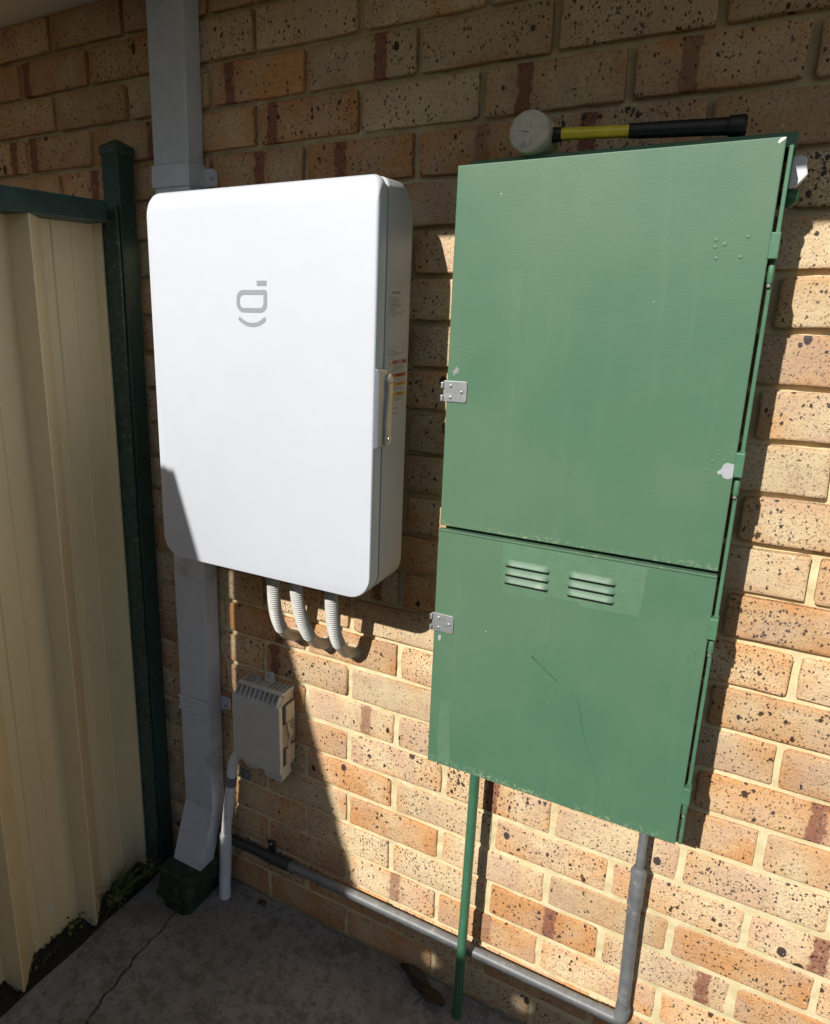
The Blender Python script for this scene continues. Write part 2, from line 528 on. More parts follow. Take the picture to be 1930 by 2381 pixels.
left = [(x - 0.0024 - random.uniform(0, 0.0026), y) for x, y in fine_c]
slab_r = MB().prism(right + [(9.0, -2.74), (9.0, -0.004)], 'z', G - 0.07, G)
path_r = structure(slab_r.build('concrete_path', M_CONC))
edge_l = [(-0.800 + 0.008 * noise.noise(Vector((y * 9, 0, 0))) - 0.02 * max(0, (-y - 0.25)) , y) for y in np.linspace(-2.74, -0.004, 60)]
slab_l = MB().prism([(float(a), float(b)) for a, b in edge_l] + left, 'z', G - 0.07, G - 0.0015)
path_l = structure(slab_l.build('concrete_path', M_CONC))

# soil strip along the fence
sv, sf = [], []
nx, ny = 26, 300
for j in range(ny + 1):
    y = -2.74 + 2.735 * j / ny
    for i in range(nx + 1):
        x = -1.02 + 0.28 * i / nx
        h = G - 0.012 + 0.009 * noise.noise(Vector((x * 30, y * 30, 1))) + 0.010 * noise.noise(Vector((x * 90, y * 90, 4)))
        h += 0.009 * math.exp(-((x + 0.872) / 0.022) ** 2)
        h -= 0.035 * max(0, (x + 0.80) / 0.06)
        sv.append((x, y, h))
for j in range(ny):
    for i in range(nx):
        a = j * (nx + 1) + i
        sf.append((a, a + 1, a + nx + 2, a + nx + 1))
sm = MB(); sm.v = sv; sm.f = sf
structure(sm.build('soil_strip', M_SOIL, smooth=60))

# ================================================================== HOUSE
house = thing('brick_house', 'house side of speckled cream and orange bricks under a pale eave', 'house', (0.0, 0.1, G))

# wall: mortar sheet whose face lies back in the joints, nearly flush low on the right
X0, X1, Z0, Z1 = -1.50, 1.08, -1.82, 0.43
nxm = int((X1 - X0) / 0.005); nzm = int((Z1 - Z0) / 0.005)
xs = np.linspace(X0, X1, nxm + 1); zs = np.linspace(Z0, Z1, nzm + 1)
XX, ZZ = np.meshgrid(xs, zs)
def soft_noise(shape, k, seed):
    r = np.random.default_rng(seed).standard_normal(shape)
    for _ in range(k):
        r = (r + np.roll(r, 1, 0) + np.roll(r, -1, 0) + np.roll(r, 1, 1) + np.roll(r, -1, 1)) / 5
    return r / r.std()
t_ = sstep(-0.55, -1.22, ZZ) if False else 1 - sstep(-1.22, -0.55, ZZ)
rec = 0.0160 * (1 - t_) + 0.0060 * t_
u_ = sstep(0.06, 0.28, XX) * (1 - sstep(-1.36, -1.16, ZZ))
rec = rec * (1 - u_) + 0.0026 * u_
rec = rec + 0.00045 * soft_noise(XX.shape, 2, 1) + 0.0007 * soft_noise(XX.shape, 10, 2)
rec = np.maximum(rec, 0.0012)
vm = np.stack([XX.ravel(), rec.ravel(), ZZ.ravel()], 1)
n1 = nxm + 1
ii, jj = np.meshgrid(np.arange(nxm), np.arange(nzm))
a = (jj * n1 + ii).ravel()
quads = np.stack([a, a + 1, a + n1 + 1, a + n1], 1)
me = bpy.data.meshes.new('wall')
me.vertices.add(len(vm)); me.vertices.foreach_set('co', vm.ravel())
me.loops.add(quads.size); me.loops.foreach_set('vertex_index', quads.ravel().astype(np.int32))
me.polygons.add(len(quads)); me.polygons.foreach_set('loop_start', (np.arange(len(quads)) * 4).astype(np.int32))
me.polygons.foreach_set('use_smooth', np.ones(len(quads), bool))
me.update(calc_edges=True)
me.materials.append(M_MORTAR)
wall = bpy.data.objects.new('wall', me)
C.objects.link(wall)
attach(wall, house)

core = MB().box(-4.0, -1.50, 0.012, 0.12, -1.9, 0.43)
core.box(1.08, 5.0, 0.012, 0.12, -1.9, 0.43)
core.box(-1.50, 1.08, 0.05, 0.12, -1.9, 0.43)
core.build('wall_backing', M_MORTAR, house)

def brick_mesh(seed, w=0.2270, h=0.0746):
    r = random.Random(seed)
    hw, hh = w / 2, h / 2
    rc = r.uniform(0.003, 0.0075)
    out = []
    for (sx, sz) in ((-1, -1), (1, -1), (1, 1), (-1, 1)):
        p = (sx * hw, sz * (hh - rc)); q = (sx * (hw - rc), sz * hh)
        mx = (sx * (hw - rc * 0.3), sz * (hh - rc * 0.3))
        seq = [p, mx, q] if sx * sz > 0 else [q, mx, p]
        out += seq
        if (sx, sz) in ((-1, -1), (1, 1)):
            for f in (0.25, 0.5, 0.75):
                x = -sx * (hw - rc) * (2 * f - 1)
                out.append((x + r.uniform(-0.01, 0.01), sz * hh))
        else:
            out.append((sx * hw, r.uniform(-0.01, 0.01)))
    out = [(x + r.uniform(-0.0011, 0.0011), z + r.uniform(-0.0011, 0.0011)) for x, z in out]
    bw = r.uniform(0.0028, 0.0065)
    bd = r.uniform(0.0012, 0.0026)
    def ring(inset, y):
        return [(x - math.copysign(min(inset, abs(x)), x) if abs(abs(x) - hw) < 0.012 else x,
                 y + r.uniform(-0.0003, 0.0003),
                 z - math.copysign(min(inset, abs(z)), z) if abs(abs(z) - hh) < 0.012 else z) for x, z in out]
    rings = [[(x, 0.055, z) for x, z in out], ring(0.0, bd), ring(bw * 0.35, bd * 0.30), ring(bw, 0.0)]
    m = MB().loft(rings, cap0=False, cap1=True)
    me = bpy.data.meshes.new('brick')
    me.from_pydata(m.v, [], m.f)
    bm = bmesh.new(); bm.from_mesh(me)
    bmesh.ops.recalc_face_normals(bm, faces=bm.faces)
    # the mesh is open at the back: make the front cap face the viewer
    top = max(bm.faces, key=lambda f: len(f.verts))
    if top.normal.y > 0:
        bmesh.ops.reverse_faces(bm, faces=bm.faces)
    bm.to_mesh(me); bm.free()
    me.polygons.foreach_set('use_smooth', [True] * len(me.polygons))
    me.set_sharp_from_angle(angle=math.radians(50))
    me.materials.append(M_BRICK)
    return me

brick_meshes = [brick_mesh(100 + i) for i in range(14)]
bands = {(-2, -6): .82, (-2, -5): .14, (-1, -5): .5, (-2, -4): .8, (-3, -3): .22, (-3, -2): .68, (-2, -2): .17, (-1, -3): .54, (-1, -2): .34,
         (-2, 0): .31, (-2, 1): .35, (-1, 0): .26, (13, -2): .68, (12, -2): .13, (9, -2): .77, (11, -3): .68, (18, -1): .55, (14, 0): .46,
         (17, 0): .57, (12, 2): .8, (15, 2): .48, (17, 1): .79, (-4, -5): .12, (5, -4): .3, (8, -5): .6, (3, 2): .5}
weak = {(-1, -1): (.52, .5), (18, 0): (.5, .6), (-2, 1): (.35, .7), (13, -2): (.68, .75), (18, -1): (.55, .75)}
tones = {(17, 0): 1.05, (-2, -2): .85, (-1, -3): .7, (14, 1): .0, (-2, -1): .0, (16, 0): .15, (15, -2): .8, (14, -2): .55, (13, -1): .35, (12, -2): .5,
         (15, -1): .15, (16, -2): .1, (10, 2): .6, (8, 2): .75, (5, 2): .55, (4, 2): .15, (3, 2): .12, (6, 2): .35, (7, 2): .5, (9, 2): .3, (11, 2): .65, (16, 1): .45,
         (18, 1): .6, (18, 0): .7, (-4, -2): .35, (-3, -1): .3, (-4, -1): .3, (-2, 0): .35, (19, 0): .7, (17, 2): .6, (13, 2): .5, (14, 2): .25, (12, 1): .2}
n_br = 0
far = MB()
for n in range(-5, 21):
    off = 0.0 if n % 2 == 0 else 0.12
    for k in range(-18, 16):
        cx = (k + 0.5) * 0.24 + off
        cz = -(n + 0.5) * 0.086
        if -1.44 < cx < 1.02:
            o = bpy.data.objects.new('brick', brick_meshes[(n * 7 + k * 5 + (n * k) % 3) % len(brick_meshes)])
            C.objects.link(o)
            o.parent = wall
            o.location = (cx + random.uniform(-0.0018, 0.0018), random.uniform(-0.0010, 0.0012), cz + random.uniform(-0.0010, 0.0010))
            o.rotation_euler = (random.uniform(-0.006, 0.006), random.uniform(-0.004, 0.004), random.uniform(-0.005, 0.005))
            if (n + k) % 2:
                o.scale = (1, 1, 1)
            tone = tones.get((n, k), min(1.0, max(0.0, random.betavariate(1.0, 1.4))))
            bu, bs = 0.5, 0.0
            if (n, k) in bands:
                bu, bs = bands[(n, k)], 1.0
            if (n, k) in weak:
                bu, bs = weak[(n, k)]
            o.color = (tone, bu, bs, 1.0)
            n_br += 1
        elif -3.9 < cx < 4.0:
            far.box(cx - 0.115, cx + 0.115, 0.0, 0.05, cz - 0.038, cz + 0.038)
fo = far.build('brickwork', M_BRICKFAR, wall, bevel=None)
fo['kind'] = 'stuff'

MB().box(-4, 5, -0.62, 0.10, 0.424, 0.436).build('soffit', M_SOFFIT, house)
MB().box(-4, 5, -0.655, -0.622, 0.40, 0.56).build('fascia', M_SOFFIT, house)
gut = [(-0.657, 0.40), (-0.7045, 0.40), (-0.722, 0.43), (-0.726, 0.50), (-0.716, 0.50), (-0.712, 0.435), (-0.699, 0.406), (-0.657, 0.406)]
MB().prism(gut, 'x', -4, 5).build('gutter', M_SOFFIT, house)
MB().prism([(-0.69, 0.545), (4.5, 2.6), (4.5, 2.66), (-0.69, 0.575)], 'x', -4, 5).build('roof', M_ROOF, house)

# ================================================================== FENCES
def sheet_profile(y0, y1, x0, phase, full=0.060, shallow_end=False):
    """points (x, y) along the sheet"""
    per = 0.221
    pts = []
    k = math.floor((y0 - phase) / per) - 1
    feats = []
    while True:
        b = phase + k * per
        if b > y1:
            break
        depth = full * (0.36 if -0.15 < b < 0 and shallow_end else 1.0)
        feats += [(b, 0.0), (b + 0.007, depth), (b + 0.010, depth), (b + 0.080, 0.002), (b + 0.084, 0.0), (b + 0.105, 0.0), (b + 0.108, 0.0035), (b + 0.114, 0.0035), (b + 0.117, 0.0),
                  (b + 0.158, 0.0), (b + 0.160, 0.002), (b + 0.164, 0.002), (b + 0.166, 0.0)]
        k += 1
    inside = [(y, d) for y, d in feats if y0 < y < y1]
    pts = [(x0, y0)] + [(x0 + d, y) for y, d in inside] + [(x0, y1)]
    return pts

def fence(name, label, x0, ystart, yend, ztop, phase, posts, sheet_mat):
    f = thing(name, label, 'fence', (x0, ystart, G))
    def T(v):
        return v
    # sheets
    ys = [ystart]
    step = 0.775
    y = ystart
    while y - step > yend + 0.1:
        y -= step
        ys.append(y)
    ys.append(yend)
    for a, b in zip(ys, ys[1:]):
        pr = sheet_profile(b, a, x0 - 0.013, phase, shallow_end=True)
        pr = [(x + 0.0, y) for x, y in pr]
        back = [(x - 0.0012, y) for x, y in reversed(pr)]
        m = MB()
        rings = []
        for z in (G - 0.02, ztop - 0.02):
            rings.append([(x, y, z) for x, y in pr + back])
        m.loft(rings)
        m.build('sheet', sheet_mat, f)
    # top rail: open channel
    m = MB().box(x0 - 0.022, x0 + 0.0490, yend, min(ystart, -0.097), ztop - 0.046, ztop)
    m.build('top_rail', M_FGREEN, f, bevel=0.003)
    for (py, ptop) in posts:
        m = MB().box(x0 - 0.028, x0 + 0.028, py - 0.025, py + 0.025, G - 0.05, ptop)
        m.build('post', M_FGREEN, f, bevel=0.003)
    return f

XF = -0.867
fn = fence('metal_fence', 'tan ribbed sheet fence with dark green rail and capped post beside the house', XF, -0.045, -1.14, -0.008, -0.312, [(-1.112, 0.02)], M_TAN)
# end post by the wall with pyramid cap
post = MB().box(-0.862, -0.811, -0.066, -0.016, G - 0.05, 0.100).build('post', M_FGREEN, fn, bevel=0.003)
cap = MB()
r0 = [(-0.865, -0.069, 0.094), (-0.808, -0.069, 0.094), (-0.808, -0.013, 0.094), (-0.865, -0.013, 0.094)]
r1 = [(p[0], p[1], 0.111) for p in r0]
cx_, cy_ = -0.8365, -0.041
r2 = [(cx_ + (p[0] - cx_) * 0.15, cy_ + (p[1] - cy_) * 0.15, 0.127) for p in r0]
cap.loft([r0, r1, r2])
cp = cap.build('post_cap', M_FGREEN2, fn, bevel=0.002)
ch = MB().box(-0.8700, -0.8145, -0.076, -0.0685, G - 0.03, -0.008).build('channel', M_FGREEN2, fn, bevel=0.0015)
MB().tube([(-0.848, -0.0765, -0.036), (-0.848, -0.0790, -0.036)], [0.0045, 0.0038], 10).build('screw', M_GALV, fn, smooth=40)
spot = MB().prism([(-0.397, -1.716), (-0.391, -1.719), (-0.387, -1.712), (-0.388, -1.703), (-0.392, -1.699), (-0.397, -1.705)], 'x', -0.8805, -0.8775)
spot.build('pale_mark', M_PRINTW, fn)

tall = fence('tall_fence', 'taller slate sheet fence continuing the side fence towards the boundary', XF - 0.002, -1.415, -2.76, 0.295, -0.299, [(-1.440, 0.300), (-2.73, 0.305)], M_SLATE)
bf = thing('boundary_fence', 'long slate boundary fence facing the house across the path', 'fence', (0, -2.79, G))
for i in range(6):
    xa = -2.6 + i * 0.80
    pr = sheet_profile(xa, xa + 0.803, 0.0, 0.0)
    ring = [(y, -2.80 - x) for x, y in pr] + [(y, -2.8012 - x) for x, y in reversed(pr)]
    MB().prism(ring, 'z', G - 0.03, 0.28).build('sheet', M_SLATE, bf)
MB().box(-2.6, 2.22, -2.822, -2.784, 0.270, 0.325).build('top_rail', M_FGREEN, bf, bevel=0.003)
for i in range(3):
    MB().box(-2.6 + i * 2.385, -2.55 + i * 2.385, -2.845, -2.795, G - 0.1, 0.32).build('post', M_FGREEN, bf, bevel=0.003)

# unseen house beyond the boundary fence, added to block low sky light
nh = thing('sky_blocking_house', 'unseen house added beyond the boundary fence to block low sky light', 'house', (0, -5.5, G))
MB().box(-12, 0.4, -9.0, -5.6, G - 0.1, 1.70).build('wall', M_BRICKFAR, nh)
MB().prism([(-5.0, 1.60), (-5.0, 1.74), (-8.6, 4.15), (-12.2, 1.74), (-12.2, 1.60)], 'x', -12.5, 0.9).build('roof', M_ROOF, nh)

# ================================================================== DOWNPIPE
dp = thing('downpipe', 'square blue-grey downpipe running down the bricks behind the white box', 'downpipe', (-0.667, -0.03, G))
def sect(xa, xb, ya, yb, z):
    return [(xa, ya, z), (xb, ya, z), (xb, yb, z), (xa, yb, z)]
m = MB().loft([sect(-0.7125, -0.6135, -0.056, -0.004, 0.424), sect(-0.7185, -0.6215, -0.056, -0.004, -1.547)], False, False)
m.build('pipe', M_DOWN, dp, bevel=0.004)
m = MB().loft([sect(-0.7185, -0.6215, -0.0565, -0.0045, -1.545), sect(-0.7185, -0.6215, -0.128, -0.070, -1.728)], False, True)
m.build('shoe', M_DOWN, dp, bevel=0.003)
m = MB().loft([sect(-0.7160, -0.6110, -0.0600, -0.002, 0.060), sect(-0.7165, -0.6115, -0.0600, -0.002, 0.016)], False, False)
st = m.build('strap', M_DOWN, dp, bevel=0.001)
tabp = [(-0.617, 0.054), (-0.590, 0.054), (-0.580, 0.046), (-0.580, 0.018), (-0.617, 0.018)]
MB().prism(tabp, 'y', -0.006, -0.0025).build('bracket_tab', M_DOWN, st, bevel=0.0006)
MB().tube([(-0.594, -0.006, 0.034), (-0.594, -0.0085, 0.034)], [0.0045, 0.0035], 10).build('screw', M_GALV, st, smooth=40)
for zc in (-1.222, -1.257):
    m = MB().loft([sect(-0.7195, -0.6200, -0.0588, -0.002, zc + 0.0026), sect(-0.7205, -0.6190, -0.0605, -0.002, zc - 0.0026)], False, False)
    sb = m.build('strap_rib', M_DOWN, dp)
m = MB().loft([sect(-0.7190, -0.6205, -0.0572, -0.002, -1.219), sect(-0.7192, -0.6206, -0.0572, -0.002, -1.260)], False, False)
st2 = m.build('strap', M_DOWN, dp)
MB().prism([(-0.628, -1.222), (-0.594, -1.222), (-0.590, -1.228), (-0.590, -1.256), (-0.628, -1.262)], 'y', -0.006, -0.0025).build('bracket_tab', M_DOWN, st2, bevel=0.0006)
MB().tube([(-0.606, -0.006, -1.247), (-0.606, -0.0085, -1.247)], [0.0045, 0.0035], 10).build('screw', M_GALV, st2, smooth=40)

ad = thing('drain_adaptor', 'mossy dark green drain socket at the foot of the downpipe', 'drain', (-0.67, -0.12, G))
rings = []
for (z, g_, fy) in ((G - 0.03, -0.010, -0.168), (G + 0.012, -0.008, -0.172), (G + 0.045, -0.002, -0.172), (G + 0.056, 0.006, -0.176), (G + 0.062, 0.004, -0.172), (G + 0.10, 0.006, -0.163), (G + 0.106, 0.003, -0.158)):
    x0_, x1_ = -0.726 - g_, -0.616 + g_
    rings.append([(x0_ + 0.014, fy, z), (x1_ - 0.014, fy, z), (x1_, fy + 0.014, z), (x1_, -0.04, z), (x0_, -0.04, z), (x0_, fy + 0.014, z)])
MB().loft(rings, False, True).build('socket', M_ADAPT, ad, bevel=0.002)
lip = [(-0.722, -0.176), (-0.634, -0.176), (-0.630, -0.190), (-0.680, -0.196), (-0.718, -0.188)]
MB().loft([[(x, y, G + 0.058 - 0.006 * k) for x, y in lip] for k in (0, 1)]).build('lip', M_ADAPT, ad, bevel=0.001)

# ================================================================== WHITE BOX
wb = thing('equipment_box', 'white rounded metal equipment box with a grey face-like emblem on its door', 'electrical box', (-0.337, -0.15, -0.757))
BX0, BX1, BZ0, BZ1 = -0.5905, -0.0850, -0.7575, -0.0195
def bring(y, ins, top):
    r = (0.046, 0.046, 0.020, 0.022)
    return [(x, y, z) for x, z in rrect(BX0 + ins, BX1 - ins, BZ0 + ins, BZ1 - top, tuple(max(0.004, q - ins) for q in r), 8)]
cov = [bring(-0.1825, 0.0, 0.010), bring(-0.185, 0.0, 0.004), bring(-0.190, 0.0, 0.0005), bring(-0.196, 0.0, 0.0), bring(-0.203, 0.0, 0.003), bring(-0.2085, 0.0, 0.009), bring(-0.2120, 0.0006, 0.017), bring(-0.2140, 0.0018, 0.026), bring(-0.2150, 0.0040, 0.037)]
cover = MB().loft(cov).build('door', M_WHITE, wb, smooth=28)
MB().loft([bring(-0.1845, 0.006, 0.014), bring(-0.1740, 0.006, 0.014)]).build('gasket', M_GASKET, wb)
bod = [bring(-0.1765, 0.0, 0.004), bring(-0.173, 0.0, 0.0), bring(-0.112, 0.0, 0.0), bring(-0.101, 0.0, 0.004), bring(-0.092, 0.0, 0.011), bring(-0.085, 0.0, 0.021), bring(-0.081, 0.0, 0.034), bring(-0.080, 0.0, 0.045)]
body = MB().loft(bod).build('body', M_BODYGREY, wb, smooth=28)
MB().box(-0.50, -0.18, -0.080, -0.004, -0.20, -0.14).build('mounting_rail', M_GALV, wb)
MB().box(-0.50, -0.18, -0.080, -0.004, -0.62, -0.56).build('mounting_rail', M_GALV, wb)
# emblem
lg = MB()
YL0, YL1 = -0.2152, -0.2156
def flat(poly):
    lg.prism(poly, 'y', YL0, YL1)
flat(rrect(-0.3275, -0.306, -0.193, -0.184, (0.001, 0.001, 0.001, 0.001), 3))
outer = rrect(-0.374, -0.3055, -0.240, -0.2, (0.0155, 0.0155, 0.004, 0.0155), 8)
inner = rrect(-0.367, -0.313, -0.232, -0.2085, (0.0095, 0.0095, 0.001, 0.0095), 8)
o_ = len(lg.v); nn = len(outer)
for y in (YL0, YL1):
    lg.v += [(x, y, z) for x, z in outer]
    lg.v += [(x, y, z) for x, z in inner]
for j in range(nn):
    k = (j + 1) % nn
    lg.f.append((o_ + 2 * nn + j, o_ + 2 * nn + k, o_ + 3 * nn + k, o_ + 3 * nn + j))
    lg.f.append((o_ + j, o_ + k, o_ + 2 * nn + k, o_ + 2 * nn + j))
sm_o, sm_i = [], []
cxs, czs, ro, ri = -0.3395, -0.2195, 0.0463, 0.0390
for k in range(19):
    an = math.radians(228 + 84 * k / 18)
    sm_o.append((cxs + ro * math.cos(an), czs + ro * math.sin(an)))
    sm_i.append((cxs + ri * math.cos(an), czs + ri * math.sin(an)))
flat(sm_o + [((sm_o[-1][0] + sm_i[-1][0]) / 2 + 0.002, (sm_o[-1][1] + sm_i[-1][1]) / 2 + 0.003)] + sm_i[::-1] + [((sm_o[0][0] + sm_i[0][0]) / 2 - 0.002, (sm_o[0][1] + sm_i[0][1]) / 2 + 0.003)])
lgo = MB(); lgo.v = lg.v; lgo.f = lg.f
lgo.build('emblem', M_LOGO, cover)

# rating label on the right side
def side_rect(y0, y1, z0, z1, x=0.0, th=0.0003):
    return (BX1 + x, BX1 + x + th, y0, y1, z0, z1)
lab = MB().box(*side_rect(-0.166, -0.0885, -0.3985, -0.198, 0.0001)).build('label', M_LABEL, body)
lab2 = MB().box(*side_rect(-0.163, -0.1080, -0.422, -0.4005, 0.0001)).build('label', M_LABEL, body)
pm = MB()
rl = random.Random(3)
def bar(y0, y1, z, h):
    pm.box(*side_rect(y0, y1, z - h / 2, z + h / 2, 0.0005, 0.0002))
bar(-0.158, -0.123, -0.2035, 0.0042)
for z in (-0.2115, -0.2155, -0.2195, -0.2232, -0.2270, -0.2308, -0.2345, -0.2385, -0.2425):
    bar(-0.1635, -0.1635 + rl.uniform(0.026, 0.054), z, 0.0016)
for z in (-0.3035, -0.3072, -0.3105):
    bar(-0.1615, -0.1615 + rl.uniform(0.02, 0.06), z, 0.0015)
for z0 in (-0.330, -0.3325, -0.335, -0.3375, -0.353, -0.3555, -0.3690, -0.3715, -0.3870, -0.3895, -0.3920):
    bar(-0.1445, -0.0975 + rl.uniform(-0.01, 0.004), z0, 0.0012)
bar(-0.102, -0.099, -0.2955, 0.004); bar(-0.102, -0.099, -0.2885, 0.006)
for z in (-0.4065, -0.4155):
    bar(-0.141, -0.117, z, 0.0018)
pm.build('label_print', M_PRINTG, body)
rules = MB()
for z in (-0.2245, -0.2345, -0.2975, -0.3170, -0.3400, -0.3575, -0.3745):
    rules.box(*side_rect(-0.164, -0.091, z - 0.00025, z + 0.00025, 0.0005, 0.0001))
rules.build('label_rule', M_PRINTG, body)
tri = MB()
for z in (-0.325, -0.345, -0.362):
    tri.prism([(-0.1605, z - 0.0045), (-0.1500, z - 0.0045), (-0.1552, z + 0.0045)], 'x', BX1 + 0.0005, BX1 + 0.0008)
tri.build('warning_triangle', M_YELLOW, body)

def text_mesh(txt, size, mat, parent, origin, name='lettering'):
    cu = bpy.data.curves.new('txt', 'FONT')
    cu.body = txt; cu.size = size; cu.align_x = 'CENTER'; cu.align_y = 'CENTER'; cu.extrude = 0.00008
    ob = bpy.data.objects.new('txt', cu)
    C.objects.link(ob)
    dg = bpy.context.evaluated_depsgraph_get()
    me = bpy.data.meshes.new_from_object(ob.evaluated_get(dg))
    bpy.data.objects.remove(ob)
    for v in me.vertices:
        x, y, z = v.co
        v.co = (origin[0] + z, origin[1] + x, origin[2] + y)
    me.materials.clear(); me.materials.append(mat)
    o = bpy.data.objects.new(name, me)
    C.objects.link(o)
    attach(o, parent)
    return o
for (mt, za, zb, tx, tm) in ((M_RED, -0.3265, -0.320, 'DANGER', M_PRINTW), (M_ORANGE, -0.3505, -0.3435, 'WARNING', M_PRINT), (M_YELLOW, -0.3665, -0.3595, 'CAUTION', M_PRINT), (M_YELLOW, -0.3845, -0.3775, 'CAUTION', M_PRINT)):
    bb = MB().box(*side_rect(-0.1460, -0.0895, za, zb, 0.0005, 0.0002)).build('warning_band', mt, body)
    text_mesh(tx, 0.0062, tm, body, (BX1 + 0.0009, -0.1165, (za + zb) / 2))
# door latch handle on the side
hb = [(-0.2110, -0.3300), (-0.2125, -0.4690), (-0.1790, -0.4690), (-0.1640, -0.3520), (-0.1645, -0.3440), (-0.1770, -0.3300)]
hpl = MB().loft([[(BX1, y, z) for y, z in hb], [(BX1 + 0.004, -0.188 + (y + 0.188) * 0.93, -0.40 + (z + 0.40) * 0.985) for y, z in hb], [(BX1 + 0.0065, -0.188 + (y + 0.188) * 0.80, -0.40 + (z + 0.40) * 0.96) for y, z in hb]]).build('latch_plate', M_HANDLE, wb, bevel=0.0010)
pad = [(-0.1820, -0.352), (-0.1800, -0.344), (-0.1730, -0.340), (-0.1650, -0.344), (-0.1610, -0.352), (-0.1630, -0.40), (-0.1660, -0.466), (-0.1850, -0.466), (-0.1850, -0.43), (-0.1790, -0.372)]
pdl = MB().loft([[(BX1 + 0.004, y, z) for y, z in pad], [(BX1 + 0.0095, y, z) for y, z in pad], [(BX1 + 0.0115, -0.173 + (y + 0.173) * 0.85, -0.40 + (z + 0.40) * 0.985) for y, z in pad]]).build('latch_paddle', M_PADDLE, wb, bevel=0.0008)
MB().tube([(BX1 + 0.009, -0.1735, -0.4555), (BX1 + 0.0130, -0.1735, -0.4555)], [0.0068, 0.0062], 18).build('key_cylinder', M_KEY, pdl, smooth=40)
MB().box(BX1 + 0.0131, BX1 + 0.0134, -0.1741, -0.1729, -0.4595, -0.4515).build('keyhole', M_BLACK, pdl)
MB().box(BX1 + 0.0116, BX1 + 0.0119, -0.1805, -0.1625, -0.3565, -0.3553).build('seam', M_BLACK, pdl)
# blanking plugs under the box
for (x, y) in ((-0.455, -0.135), (-0.318, -0.140), (-0.176, -0.140)):
    m = MB().tube([(x, y, BZ0 + 0.006), (x, y, BZ0 - 0.018), (x, y, BZ0 - 0.026), (x, y, BZ0 - 0.030)], [0.021, 0.021, 0.018, 0.010], 20)
    m.build('cable_gland', M_BODYGREY, wb, smooth=40)

# ================================================================== CORRUGATED CONDUITS
labels = ('pale corrugated conduit nearest the downpipe, curving from the white box into the bricks',
          'middle one of the three corrugated conduits below the white box',
          'corrugated conduit nearest the green cabinet, curving from the white box into bricks')
for (xt, xw, zw, lb) in ((-0.3665, -0.386, -0.991, labels[0]), (-0.3085, -0.303, -0.992, labels[1]), (-0.2205, -0.232, -0.994, labels[2])):
    t_ = thing('corrugated_conduit', lb, 'conduit', (xw, 0.0, zw), 'corrugated conduits under the white box')
    dxw = xw - xt
    path = smooth_path([(xt, -0.123, BZ0 + 0.004), (xt, -0.121, -0.800), (xt + dxw * .2, -0.114, -0.848), (xt + dxw * .4, -0.103, -0.886), (xt + dxw * .6, -0.086, -0.921), (xt + dxw * .75, -0.064, -0.950), (xt + dxw * .9, -0.034, zw + 0.017), (xw, 0.012, zw - 0.004)], 10)
    nfl = int(len(path) * 0.66)
    flex = resample(path[:nfl + 1], 0.00128)
    rad = []
    for i in range(len(flex)):
        rad.append((0.0147, 0.0147, 0.0134, 0.0126)[i % 4])
    MB().tube(flex, rad, 18).build('hose', M_FLEX, t_, smooth=25)
    MB().tube(path[nfl - 1:], 0.0134, 18).build('elbow', M_FLEXE, t_, smooth=60)
    MB().tube([(xw, 0.004, zw), (xw - (xw - xt) * 0.02, -0.0025, zw + 0.0004), (xw - (xw - xt) * 0.03, -0.0045, zw + 0.0006)], [0.0185, 0.0178, 0.0150], 16).build('sealant', M_FLEXE, t_, smooth=60)
    gl = MB().tube([(xt, -0.123, BZ0 + 0.004), (xt, -0.123, BZ0 - 0.012)], 0.0185, 8)
    gl.build('gland_nut', M_BODYGREY, t_)

# ================================================================== METER CABINET
mc = thing('meter_cabinet', 'tall faded green steel meter cabinet with two doors and louvres', 'meter box', (0.25, -0.07, -1.095))
bd = MB().box(0.032, 0.457, -0.131, -0.004, -1.088, -0.019)
bd.build('body', M_METER, mc)
MB().box(0.0270, 0.0318, -0.1335, -0.004, -1.092, -0.0185).build('side_panel', M_METER, mc)
MB().box(0.4708, 0.4762, -0.1375, -0.004, -1.100, -0.0185).build('side_panel', M_METER, mc, bevel=0.0012)
MB().box(0.0275, 0.4790, -0.1150, -0.001, -0.0180, 0.0015).build('lid', M_METER, mc, bevel=0.0015)
du = MB().box(0.0215, 0.4665, -0.1500, -0.1395, -0.6060, -0.0100).build('upper_door', M_DOOR_U, mc, bevel=0.0014)
dl = MB().box(0.0195, 0.4670, -0.1500, -0.1395, -1.0940, -0.6135).build('lower_door', M_DOOR_L, mc, bevel=0.0014)
du['label'] = 'blank upper door with chipped paint'
dl['label'] = 'lower door with two groups of louvres'
# folded upper lip of the lower door
MB().box(0.0205, 0.4665, -0.1518, -0.1395, -0.6165, -0.6130).build('door_lip', M_LOUVRE, dl, bevel=0.0006)
